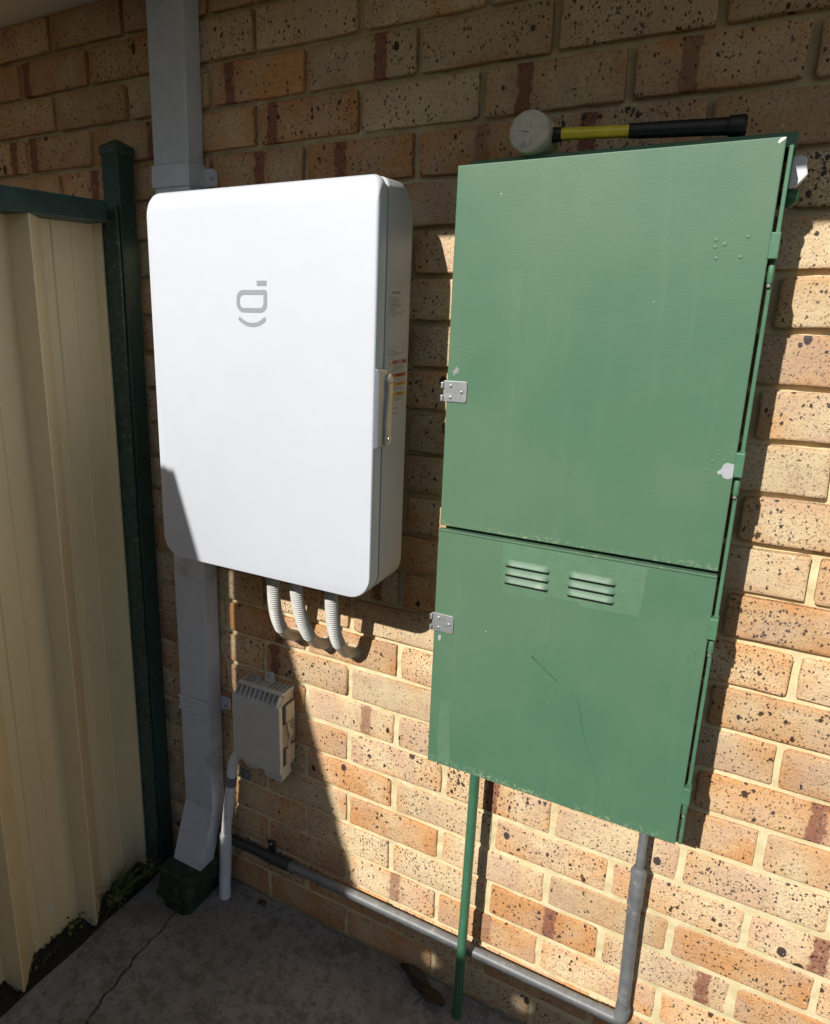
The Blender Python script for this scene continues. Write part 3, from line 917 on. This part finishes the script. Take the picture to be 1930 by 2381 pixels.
# louvres
for (xa, xb) in ((0.1435, 0.2235), (0.2505, 0.3290)):
    for zb in (-0.6565, -0.6725, -0.6880):
        rings = []
        N = 11
        prof = [(-0.1500, 0.0094), (-0.1512, 0.0080), (-0.1535, 0.0050), (-0.1556, 0.0014), (-0.1560, 0.0), (-0.1545, 0.0)]
        for k in range(N + 1):
            u = k / N
            x = xa + (xb - xa) * u
            e = min(1.0, min(u, 1 - u) / 0.10)
            e = math.sqrt(max(0.0, 1 - (1 - e) ** 2))
            rings.append([(x, -0.1500 + (y + 0.1500) * e, zb + z * (0.35 + 0.65 * e)) for y, z in prof])
        MB().loft(rings, closed=False, cap0=False, cap1=False).build('louvre', M_LOUVRE, dl, smooth=45)
        MB().box(xa + 0.003, xb - 0.003, -0.1504, -0.1499, zb - 0.0056, zb + 0.0035).build('louvre_slot_and_shadow', M_BLACK, dl)  # black strip: the slot opening plus the lip's shadow painted below it
# sun-faded / film patches and marks
MB().prism([(0.138, -0.6185), (0.371, -0.6185), (0.3665, -0.7030), (0.275, -0.7060), (0.272, -0.7000), (0.217, -0.7010), (0.214, -0.7090), (0.150, -0.7110), (0.141, -0.7040)], 'y', -0.15002, -0.15012).build('faded_patch', M_PATCH, dl)
MB().prism([(0.041, -0.956), (0.057, -0.952), (0.0655, -1.084), (0.040, -1.089), (0.037, -1.02)], 'y', -0.15002, -0.15012).build('faded_patch', M_PATCH, dl)
def strip(name, pts, w, mat, parent, y=-0.15018):
    m = MB()
    n = len(pts)
    L, Rr = [], []
    for i, p in enumerate(pts):
        a = Vector(pts[max(0, i - 1)]); b = Vector(pts[min(n - 1, i + 1)])
        d = (b - a).normalized()
        q = Vector((-d.y, d.x)) * (w[i] if isinstance(w, list) else w)
        L.append((p[0] + q.x, y, p[1] + q.y)); Rr.append((p[0] - q.x, y, p[1] - q.y))
    m.v = L + Rr
    m.f = [(i, i + 1, n + i + 1, n + i) for i in range(n - 1)]
    return m.build(name, mat, parent)
sc1 = [(0.2040, -0.817), (0.2075, -0.821), (0.216, -0.8265), (0.228, -0.836), (0.240, -0.845), (0.254, -0.856)]
strip('scratch', sc1, [0.0020, 0.0016, 0.0008, 0.0009, 0.0011, 0.0004], M_SCRATCH, dl)
sc2 = [(0.276, -0.868), (0.288, -0.879), (0.293, -0.895), (0.297, -0.912), (0.300, -0.928), (0.312, -0.962), (0.326, -1.000), (0.340, -1.036), (0.352, -1.068)]
strip('scratch', sc2, [0.0003, 0.0005, 0.0006, 0.0006, 0.0005, 0.0003, 0.0003, 0.0003, 0.0002], M_SCRATCH, dl)
rs = random.Random(11)
for i in range(16):
    x = rs.uniform(0.05, 0.45); z = rs.uniform(-1.06, -0.74); a_ = rs.uniform(-2.2, -0.4); L_ = rs.uniform(0.003, 0.010)
    strip('scuff', [(x, z), (x + math.cos(a_) * L_ * .5, z + math.sin(a_) * L_ * .5), (x + math.cos(a_) * L_, z + math.sin(a_) * L_ * 0.9)], [0.0003, 0.0008, 0.0002], M_SCRATCH, dl)
def chip(pts, parent, mat=None):
    MB().prism(pts, 'y', -0.15003, -0.15028).build('paint_chip', mat or M_CHIP, parent)
chip([(0.030, -0.3325), (0.0345, -0.3285), (0.0365, -0.3235), (0.0395, -0.3265), (0.0425, -0.3275), (0.0405, -0.3315), (0.0405, -0.3345), (0.0360, -0.3345), (0.0335, -0.3395), (0.0320, -0.3395), (0.0332, -0.3355)], du, M_GALV)
chip([(0.4450, -0.4545), (0.4500, -0.4500), (0.4520, -0.4430), (0.4560, -0.4400), (0.4660, -0.4415), (0.4660, -0.4605), (0.4600, -0.4640), (0.4540, -0.4625), (0.4515, -0.4575), (0.4465, -0.4580)], du)
chip([(0.4570, -0.0160), (0.4590, -0.0180), (0.4610, -0.0160), (0.4640, -0.0140), (0.4660, -0.0120), (0.4655, -0.0108), (0.4600, -0.0115)], du, M_PRINTW)
chip([(0.0285, -0.8235), (0.0310, -0.8195), (0.0345, -0.8215), (0.0335, -0.8300), (0.0310, -0.8325), (0.0290, -0.8285)], dl)
chip([(0.060, -0.394), (0.0635, -0.385), (0.0655, -0.3855), (0.0630, -0.394), (0.0612, -0.3965)], du, M_PATCH)
for i in range(13):
    x, z = rs.choice(((0.4665, rs.uniform(-0.58, -0.06)), (0.4668, rs.uniform(-1.07, -0.64)), (0.0228, rs.uniform(-0.58, -0.40))))
    w_ = rs.uniform(0.0006, 0.0016); h_ = rs.uniform(0.0010, 0.0035)
    sgn = -1 if x > 0.2 else 1
    chip([(x, z), (x + sgn * w_, z - h_ * .3), (x + sgn * w_ * .8, z - h_), (x, z - h_ * 1.2)], du if z > -0.61 else dl, M_LOUVRE)
# weld blisters in the upper door
for (x, z, r_) in ((0.402, -0.134, .0032), (0.402, -0.143, .0030), (0.413, -0.140, .0035), (0.440, -0.131, .0028), (0.405, -0.158, .0032), (0.434, -0.157, .0030), (0.0345, -0.295, .0020), (0.0445, -0.289, .0018), (0.0560, -0.292, .0022), (0.0290, -0.305, .0016), (0.0500, -0.306, .0020), (0.444, -0.430, .0022), (0.437, -0.440, .0026), (0.431, -0.454, .0022), (0.452, -0.437, .0018), (0.438, -0.250, .0014)):
    rings = [[(x + r_ * f * math.cos(2 * math.pi * k / 10), -0.1500 - h_, z + r_ * f * math.sin(2 * math.pi * k / 10)) for k in range(10)] for f, h_ in ((1.0, -0.0002), (0.75, 0.0004), (0.35, 0.0006))]
    MB().loft(rings, cap0=False).build('weld_blister', M_DOOR_U, du, smooth=80)
# galvanised latch plates
for zc in (-0.3657, -0.7945):
    pl = MB().prism([(0.0165, zc + 0.0175), (0.0555, zc + 0.0175), (0.0580, zc + 0.0150), (0.0580, zc - 0.0150), (0.0555, zc - 0.0178), (0.0165, zc - 0.0178)], 'y', -0.1503, -0.1522).build('latch_plate', M_GALV, mc, bevel=0.0004)
    for dz in (0.0095, -0.0125):
        MB().box(0.0125, 0.0168, -0.1560, -0.1440, zc + dz - 0.0045, zc + dz + 0.0055).build('tongue', M_GALV, pl, bevel=0.0008)
    for (x, dz) in ((0.0292, 0.0095), (0.0488, 0.0), (0.0292, -0.0100)):
        MB().tube([(x, -0.1521, zc + dz), (x, -0.1533, zc + dz), (x, -0.1541, zc + dz)], [0.0034, 0.0030, 0.0016], 12).build('rivet', M_GALV, pl, smooth=60)
# hinges on the right
for (za, zb, zc, zd) in ((-0.1600, -0.1260, -0.1915, -0.1675), (-0.4600, -0.4240, -0.4890, -0.4660), (-0.7165, -0.6815, -0.7440, -0.7200), (-1.0140, -0.9830, -1.0390, -1.0170)):
    hg = MB().box(0.4655, 0.4776, -0.1515, -0.1300, za, zb).build('hinge', M_METER, mc, bevel=0.0014)
    MB().tube([(0.4727, -0.1400, zc), (0.4727, -0.1400, zc + 0.003), (0.4727, -0.1400, zd - 0.003), (0.4727, -0.1400, zd)], [0.0030, 0.0040, 0.0040, 0.0030], 12).build('hinge_pin', M_METER, hg, smooth=50)
    MB().tube([(0.4722, -0.1400, zc - 0.0045), (0.4722, -0.1400, zc + 0.001)], 0.0024, 10).build('pin_end', M_GALV, hg, smooth=50)

# green riser pipe from the cabinet into the ground
gp = tag(MB().tube([(0.0905, -0.060, -1.087), (0.0895, -0.060, -1.3), (0.0875, -0.061, -1.6), (0.0865, -0.062, -1.82)], 0.0102, 18).build('green_riser_pipe', M_GPIPE, None, smooth=60),
         'thin green pipe from the cabinet bottom to the concrete', 'pipe')

# white plastic weather cap sticking out behind the cabinet
wc = thing('plastic_cap', 'small white and green plastic cap sticking out behind cabinet top right', 'cap', (0.4762, -0.09, -0.05))
lob = [(0.4764, -0.0240), (0.4870, -0.0235), (0.4935, -0.0275), (0.4955, -0.0400), (0.4975, -0.0490), (0.4905, -0.0575), (0.4840, -0.0650), (0.4764, -0.0660)]
MB().prism(lob, 'y', -0.088, -0.060).build('hood', M_CAPW, wc, bevel=0.002)
rings = []
for k in range(7):
    ph = -math.pi / 2 + math.pi * k / 6
    rr = max(0.0005, 0.0135 * math.cos(ph))
    rings.append([(0.4790 + rr * math.cos(2 * math.pi * j / 14), -0.075 + 0.010 * math.sin(ph), -0.0760 + rr * math.sin(2 * math.pi * j / 14)) for j in range(14)])
MB().loft(rings).build('button', M_CAPG, wc, smooth=80)

# ================================================================== GREY CONDUIT
gc = thing('grey_conduit', 'grey plastic conduit run along the bricks and up into the green cabinet', 'conduit', (0.41, -0.02, -1.66))
HZ, HY = -1.6430, -0.0225
MB().tube([(0.4125, -0.040, -1.085), (0.4135, -0.040, -1.20), (0.4140, -0.040, -1.262)], 0.0080, 18).build('riser', M_CONDUIT, gc, smooth=60)
MB().tube([(0.4138, -0.039, -1.250), (0.4140, -0.039, -1.256), (0.4140, -0.039, -1.258), (0.4140, -0.038, -1.262)], [0.0090, 0.0098, 0.0128, 0.0140], 18, False).build('reducer', M_CONDUIT, gc, smooth=40)
MB().tube([(0.4140, -0.038, -1.261), (0.4140, -0.038, -1.268), (0.4140, -0.0375, -1.269), (0.4142, -0.036, -1.342)], [0.0144, 0.0148, 0.0138, 0.0138], 20).build('coupling', M_CONDUIT, gc, smooth=40)
MB().tube([(0.4142, -0.036, -1.340), (0.4170, -0.030, -1.480), (0.4195, -0.0245, -1.603)], 0.0124, 20).build('pipe', M_CONDUIT, gc, smooth=60)
elb = smooth_path([(0.4195, HY - 0.001, -1.603), (0.4195, HY, -1.622), (0.4170, HY, -1.6345), (0.4090, HY, -1.6412), (0.3960, HY, HZ), (0.3740, HY, HZ)], 8)
MB().tube(elb, 0.0140, 20).build('elbow', M_CONDUITL, gc, smooth=60)
MB().tube([(0.3740, HY, HZ), (0.10, HY, HZ + 0.001), (-0.20, HY, HZ + 0.002), (-0.400, HY, HZ + 0.001)], 0.0126, 20).build('pipe', M_CONDUITL, gc, smooth=60)
MB().tube([(-0.395, HY, HZ + 0.001), (-0.397, HY, HZ + 0.001), (-0.452, HY, HZ), (-0.454, HY, HZ)], [0.0130, 0.0152, 0.0152, 0.0130], 20).build('coupling', M_CONDUITD, gc, smooth=40)
MB().tube([(-0.450, HY, HZ), (-0.66, HY, HZ - 0.002)], 0.0126, 20).build('pipe', M_CONDUITD, gc, smooth=60)
sdl = MB().tube([(-0.4560, HY, HZ), (-0.4760, HY, HZ)], 0.0148, 18).build('saddle', M_CONDUITD, gc, smooth=40)
MB().box(-0.4760, -0.4560, -0.007, -0.001, HZ + 0.004, HZ + 0.034).build('saddle_foot', M_CONDUITD, sdl, bevel=0.001)
MB().tube([(-0.466, -0.007, HZ + 0.026), (-0.466, -0.010, HZ + 0.026)], [0.0042, 0.0030], 10).build('screw', M_GALV, sdl, smooth=40)

# ================================================================== NETWORK BOX
nb = thing('network_box', 'small beige plastic utility box with ribbed top on the lower bricks', 'utility box', (-0.455, -0.04, -1.36))
NX0, NX1 = -0.5255, -0.3865
prof = [(-0.004, -1.336), (-0.004, -1.136), (-0.046, -1.134), (-0.050, -1.136), (-0.0625, -1.152), (-0.0625, -1.322), (-0.050, -1.336)]
MB().prism(prof, 'x', NX0 + 0.004, NX1 - 0.006).build('body', M_NETS, nb, bevel=0.001)
fr = [(-0.5255, -1.149), (-0.3868, -1.149), (-0.3855, -1.156), (-0.3840, -1.300), (-0.3850, -1.330), (-0.3900, -1.3355), (-0.515, -1.3270), (-0.5255, -1.3080)]
cov = MB().prism(fr, 'y', -0.0785, -0.0640).build('cover', M_NET, nb, bevel=0.002)
MB().box(NX0 + 0.006, NX1 - 0.004, -0.0600, -0.0490, -1.1290, -1.1225).build('rim', M_NET, nb, bevel=0.001)
MB().prism([(-0.0785, -1.1500), (-0.0600, -1.1530), (-0.0580, -1.1500), (-0.0750, -1.1490)], 'x', NX0 + 0.001, NX1 - 0.001).build('top_slope', M_NET, cov)
for k in range(10):
    x = NX0 + 0.008 + k * 0.0136
    MB().prism([(-0.0784, -1.1490), (-0.0600, -1.1232), (-0.0560, -1.1232), (-0.0500, -1.1400), (-0.0600, -1.1520), (-0.0700, -1.1500)], 'x', x - 0.0010, x + 0.0010).build('front_rib', M_NET, cov)
for k in range(13):
    x = NX0 + 0.010 + k * 0.0103
    if -0.478 < x < -0.447:
        continue
    MB().box(x - 0.0010, x + 0.0010, -0.0490, -0.0060, -1.1335, -1.1235).build('top_fin', M_NET, nb)
tp = [(-0.4745, -1.1330), (-0.4720, -1.1130), (-0.4670, -1.1075), (-0.4530, -1.1060), (-0.4480, -1.1110), (-0.4450, -1.1330)]
MB().prism(tp, 'y', -0.0130, -0.0030).build('mounting_tab', M_NET, nb, bevel=0.001)
MB().box(-0.4640, -0.4560, -0.0134, -0.0128, -1.1140, -1.1115).build('slot', M_BLACK, nb)
# side: clips, ridges and the wavy catch
SX = NX1 - 0.0058
for (za, zb) in ((-1.2020, -1.1590), (-1.3180, -1.2760)):
    cl = MB().box(SX, SX + 0.0078, -0.0490, -0.0120, za, zb).build('side_clip', M_NETS, nb, bevel=0.001)
    MB().box(SX, SX + 0.0020, -0.0580, -0.0510, za - 0.004, zb + 0.004).build('clip_slot', M_BLACK, nb)
    MB().box(SX, SX + 0.0022, -0.0505, -0.0110, za - 0.0028, za - 0.0003).build('clip_slot', M_BLACK, nb)
    MB().box(SX, SX + 0.0022, -0.0505, -0.0110, zb + 0.0003, zb + 0.0028).build('clip_slot', M_BLACK, nb)
for k in range(8):
    z = -1.2110 - k * 0.0078
    MB().box(SX, SX + 0.0052, -0.0620, -0.0400, z - 0.0016, z + 0.0016).build('side_rib', M_NETS, nb)
for k in range(9):
    z = -1.2080 - k * 0.0070
    MB().box(SX, SX + 0.0050, -0.0250, -0.0060, z - 0.0018, z + 0.0018).build('side_rib', M_NETS, nb)
wv = [(-0.0450, -1.2060), (-0.0330, -1.2060), (-0.0330, -1.2230), (-0.0180, -1.2370), (-0.0180, -1.2420), (-0.0300, -1.2480), (-0.0330, -1.2600), (-0.0330, -1.2740), (-0.0440, -1.2740), (-0.0400, -1.2600), (-0.0350, -1.2500), (-0.0350, -1.2400), (-0.0420, -1.2250)]
MB().prism(wv, 'x', SX + 0.001, SX + 0.0085).build('catch', M_NETS, nb, bevel=0.0008)
MB().prism([(-0.445, -1.330), (-0.392, -1.330), (-0.3890, -1.352), (-0.3930, -1.3640), (-0.4410, -1.3600)], 'y', -0.064, -0.022).build('cable_port', M_NET, nb, bevel=0.002)
hp = [(-0.5180, -1.325)] + [(-0.4860 + 0.032 * math.cos(a_), -1.3400 - 0.022 * math.sin(a_)) for a_ in np.linspace(math.pi, 0, 12)] + [(-0.4540, -1.325)]
MB().prism([(float(a_), float(b_)) for a_, b_ in hp], 'y', -0.056, -0.018).build('cable_port', M_NET, nb, bevel=0.002)

# white conduit from the box into the path
wp = thing('white_conduit', 'white plastic conduit bending out of the beige box down to concrete', 'conduit', (-0.583, -0.063, G))
up_path = smooth_path([(-0.505, -0.036, -1.338), (-0.527, -0.036, -1.343), (-0.549, -0.037, -1.360), (-0.562, -0.038, -1.390), (-0.567, -0.039, -1.430), (-0.573, -0.040, -1.480), (-0.584, -0.041, -1.56), (-0.592, -0.042, -1.625)], 6)
MB().tube(up_path, 0.0138, 18).build('upper_pipe', M_PVC, wp, smooth=60)
MB().tube(smooth_path([(-0.5915, -0.042, -1.612), (-0.5925, -0.042, -1.660), (-0.5945, -0.044, -1.72), (-0.592, -0.052, -1.765), (-0.5845, -0.062, -1.81)], 6), 0.0165, 18).build('lower_pipe', M_PVC, wp, smooth=60)
sdl = MB().tube([(-0.5672, -0.039, -1.4230), (-0.5705, -0.0395, -1.4520)], 0.0156, 18).build('saddle', M_CLIP, wp, smooth=40)
MB().box(-0.560, -0.5340, -0.0060, -0.0015, -1.4480, -1.4220).build('saddle_foot', M_CLIP, sdl, bevel=0.0015)
MB().tube([(-0.5440, -0.006, -1.434), (-0.5440, -0.0085, -1.434)], [0.0042, 0.0030], 10).build('screw', M_GALV, sdl, smooth=40)

# ================================================================== MALLET
ml = thing('mallet', 'rubber mallet with pale head and yellow and black handle lying on cabinet', 'mallet', (0.128, -0.1, 0.0))
R_ = 0.0305
hc = Vector((0.1265, 0, 0.0318))
hy = [(-0.1375, 0.86), (-0.1372, 0.93), (-0.1350, 0.985), (-0.1310, 1.0), (-0.100, 0.985), (-0.068, 1.0), (-0.063, 0.985), (-0.0605, 0.92)]
rings = [[(hc.x + R_ * f * math.cos(2 * math.pi * k / 36), y, hc.z + R_ * f * math.sin(2 * math.pi * k / 36)) for k in range(36)] for y, f in hy]
head = MB().loft(rings).build('head', M_RUBBER, ml, smooth=50)
for an, ln in ((1.2, 0.016), (2.9, 0.020), (4.4, 0.018), (0.3, 0.010), (1.9, 0.012)):
    a0 = Vector((hc.x + 0.002, hc.z - 0.002)); b0 = a0 + Vector((math.cos(an), math.sin(an))) * ln
    strip('face_crack', [(a0.x, a0.y), ((a0.x + b0.x) / 2 + 0.001, (a0.y + b0.y) / 2), (b0.x, b0.y)], [0.0005, 0.0005, 0.0002], M_PRINTW if an != 2.9 else M_CONDUITD, head, y=-0.1377)
def hsect(x, z, hy_, hz_):
    return [(x, -0.1000 + hy_ * math.copysign(abs(math.cos(a_)) ** 0.7, math.cos(a_)), z + hz_ * math.copysign(abs(math.sin(a_)) ** 0.7, math.sin(a_))) for a_ in [2 * math.pi * k / 16 for k in range(16)]]
MB().loft([hsect(0.1480, 0.0305, 0.0115, 0.0108), hsect(0.1570, 0.0303, 0.0115, 0.0108), hsect(0.1685, 0.0300, 0.0110, 0.0100)]).build('collar', M_GRIP, ml, smooth=50)
MB().loft([hsect(0.1680, 0.0300, 0.0095, 0.0090), hsect(0.22, 0.0272, 0.0092, 0.0084), hsect(0.2660, 0.0248, 0.0092, 0.0084)]).build('shaft', M_YSHAFT, ml, smooth=40)
gr = []
for k in range(61):
    u = k / 60
    x = 0.2645 + (0.4165 - 0.2645) * u
    z = 0.0248 + (0.0172 - 0.0248) * u
    w_ = 0.0100 + 0.0022 * math.sin(min(1, u / 0.45) * math.pi / 2) - 0.0012 * math.sin(u * math.pi) + (0.0018 if u > 0.86 else 0.0)
    rib = 0.00045 if (k % 3 == 0 and 0.10 < u < 0.85) else 0.0
    e = 0.82 if k in (0, 60) else 1.0
    gr.append(hsect(x, z, (w_ - rib) * e, (w_ - rib) * e))
MB().loft(gr).build('grip', M_GRIP, ml, smooth=35)

# ================================================================== GROUND LITTER AND WEEDS
def leaf_mesh(pts, bend, th=0.0012):
    m = MB()
    m.v = [(x, y, z) for x, y, z in pts]
    return m
lf = MB()
rl = random.Random(5)
dlf = thing('dead_leaf_clump', 'dark curled dead leaf lying against the wall by the green pipe', 'dead leaf', (-0.02, -0.03, G))
for i in range(5):
    m = MB()
    n_ = 9
    ax = Vector((0.105 + 0.01 * i, -0.034 - 0.004 * i, 0)).normalized()
    st_ = Vector((-0.078 + 0.010 * i, -0.016 - 0.006 * i, G + 0.004 + 0.004 * i))
    L_ = rl.uniform(0.07, 0.11)
    side = Vector((-ax.y, ax.x, 0))
    rows = []
    for k in range(n_):
        u = k / (n_ - 1)
        w_ = 0.016 * math.sin(math.pi * min(1, u * 0.95 + 0.05)) * rl.uniform(0.8, 1.2) + 0.0008
        c_ = st_ + ax * (L_ * u) + Vector((0, 0, 0.012 * math.sin(u * 3 + i)))
        curl = 0.010 * math.sin(u * 4 + i * 2)
        rows.append([c_ - side * w_ + Vector((0, 0, 0.008 + curl)), c_ - side * w_ * .5 + Vector((0, 0, 0.002)), c_, c_ + side * w_ * .5 + Vector((0, 0, 0.003)), c_ + side * w_ + Vector((0, 0, 0.010 - curl * .5))])
    m.loft(rows, False, False, closed=False)
    o = m.build('leaf', M_DEADLEAF, dlf, smooth=80)
    so = o.modifiers.new('s', 'SOLIDIFY'); so.thickness = 0.0009
MB().tube(smooth_path([(0.005, -0.045, G + 0.004), (0.0, -0.062, G + 0.003), (-0.004, -0.075, G + 0.002), (-0.010, -0.088, G + 0.002)], 4), 0.0013, 6).build('stalk', M_DEADLEAF, dlf, smooth=60)
m = MB().loft([[(-0.495, -0.036, G + 0.002), (-0.493, -0.030, G + 0.004), (-0.494, -0.024, G + 0.002)], [(-0.484, -0.040, G + 0.003), (-0.482, -0.031, G + 0.007), (-0.483, -0.022, G + 0.004)], [(-0.470, -0.036, G + 0.002), (-0.469, -0.030, G + 0.006), (-0.470, -0.025, G + 0.003)]], False, False, closed=False)
o = m.build('fallen_leaf', M_DEADLEAF, None, smooth=80)
so = o.modifiers.new('s', 'SOLIDIFY'); so.thickness = 0.0009
tag(o, 'tiny dark fallen leaf on the concrete near the white conduit', 'leaf')

def blade(m, base, ang, lean, L_, w):
    base = Vector(base)
    d = Vector((math.cos(ang), math.sin(ang), 0))
    s_ = Vector((-d.y, d.x, 0))
    n_ = 6
    rows = []
    for k in range(n_):
        u = k / (n_ - 1)
        p = base + d * (lean * L_ * u * u) + Vector((0, 0, L_ * (u - 0.28 * lean * u * u)))
        ww = w * (1 - u) ** 0.7 + 0.0002
        rows.append([p - s_ * ww, p + Vector((d.x, d.y, 0)) * ww * 0.4, p + s_ * ww])
    m.loft(rows, False, False, closed=False)

def weed(name, label, x, y, nb_, Lr, seed, grp):
    r = random.Random(seed)
    t = thing(name, label, 'weed', (x, y, G), grp)
    m = MB()
    for i in range(nb_):
        blade(m, (x + r.uniform(-0.02, 0.02), y + r.uniform(-0.03, 0.03), G - 0.004), r.uniform(-1.9, 1.9), r.uniform(0.3, 1.5), r.uniform(*Lr), r.uniform(0.0014, 0.0028))
    m.build('blades', M_GRASS, t)
    m = MB()
    for i in range(int(nb_ * 1.4)):
        cx = x + r.uniform(-0.03, 0.03); cy = y + r.uniform(-0.05, 0.05); cz = G + r.uniform(0.002, 0.03)
        rad = r.uniform(0.003, 0.007); tilt = r.uniform(-0.6, 0.6); ph = r.uniform(0, 6.28)
        o_ = len(m.v)
        for k in range(6):
            a_ = 2 * math.pi * k / 6 + ph
            m.v.append((cx + rad * math.cos(a_), cy + rad * 0.8 * math.sin(a_), cz + rad * tilt * math.cos(a_ - ph)))
        m.f.append(tuple(range(o_, o_ + 6)))
    m.build('leaves', M_GRASS, t)
    return t
weed('weed_tuft', 'green grass tuft sprouting at the foot of the tan fence', -0.838, -0.205, 44, (0.03, 0.125), 1, 'weeds along the fence foot')
weed('weed_tuft', 'low leafy weed between the grass tuft and the drain socket', -0.830, -0.140, 26, (0.015, 0.055), 2, 'weeds along the fence foot')
weed('weed_tuft', 'sparse small weed at the fence foot below the middle rib', -0.855, -0.33, 9, (0.01, 0.035), 3, 'weeds along the fence foot')
weed('weed_tuft', 'sparse small weed at fence foot nearest the viewer', -0.860, -0.45, 9, (0.01, 0.03), 4, 'weeds along the fence foot')
mo = MB()
rm = random.Random(9)
for i in range(1100):
    y = rm.uniform(-1.0, -0.06); x = -0.855 + rm.gauss(0, 0.022); z = G - 0.006 + 0.010 * math.exp(-((x + 0.872) / 0.022) ** 2)
    s_ = rm.uniform(0.0015, 0.0045); a_ = rm.uniform(0, 6.28); b_ = rm.uniform(-1, 1)
    o_ = len(mo.v)
    mo.v += [(x + s_ * math.cos(a_), y + s_ * math.sin(a_), z + s_ * b_), (x + s_ * math.cos(a_ + 2.1), y + s_ * math.sin(a_ + 2.1), z + s_ * 0.6), (x + s_ * math.cos(a_ + 4.2), y + s_ * math.sin(a_ + 4.2), z - s_ * 0.2)]
    mo.f.append((o_, o_ + 1, o_ + 2))
mo_o = mo.build('moss', M_MOSS)
mo_o['kind'] = 'stuff'
mo_o['label'] = 'dark moss and debris along the foot of the fence'
mo_o['category'] = 'moss'
gm_ = MB()
rg = random.Random(21)
for i in range(1500):
    if i < 700:
        y = -abs(rg.gauss(0, 0.035)) - 0.003; x = rg.uniform(-0.60, 1.2)
    elif i < 1000:
        q_ = rg.choice(crack[3:16]); x = q_[0] + rg.gauss(0, 0.015); y = q_[1] + rg.uniform(-0.03, 0.03)
    elif i < 1150:
        x = -0.668 + rg.gauss(0, 0.05); y = -0.195 + rg.gauss(0, 0.012)
    else:
        x = rg.uniform(-0.78, 0.9); y = rg.uniform(-0.9, -0.02)
    r_ = rg.uniform(0.0006, 0.0020) * (1.6 if rg.random() < 0.06 else 1.0)
    o_ = len(gm_.v)
    for (ax_, ay_, az_) in ((1, 0, 0), (0, 1, 0), (-1, 0, 0), (0, -1, 0), (0, 0, 1)):
        gm_.v.append((x + r_ * ax_ * rg.uniform(.7, 1.3), y + r_ * ay_ * rg.uniform(.7, 1.3), G + r_ * az_ * rg.uniform(.6, 1.2)))
    gm_.f += [(o_, o_ + 1, o_ + 4), (o_ + 1, o_ + 2, o_ + 4), (o_ + 2, o_ + 3, o_ + 4), (o_ + 3, o_, o_ + 4)]
go_ = gm_.build('grit', M_GRIT)
go_['kind'] = 'stuff'
go_['label'] = 'loose grit and sand grains scattered on the concrete'
go_['category'] = 'grit'
print('bricks', n_br)
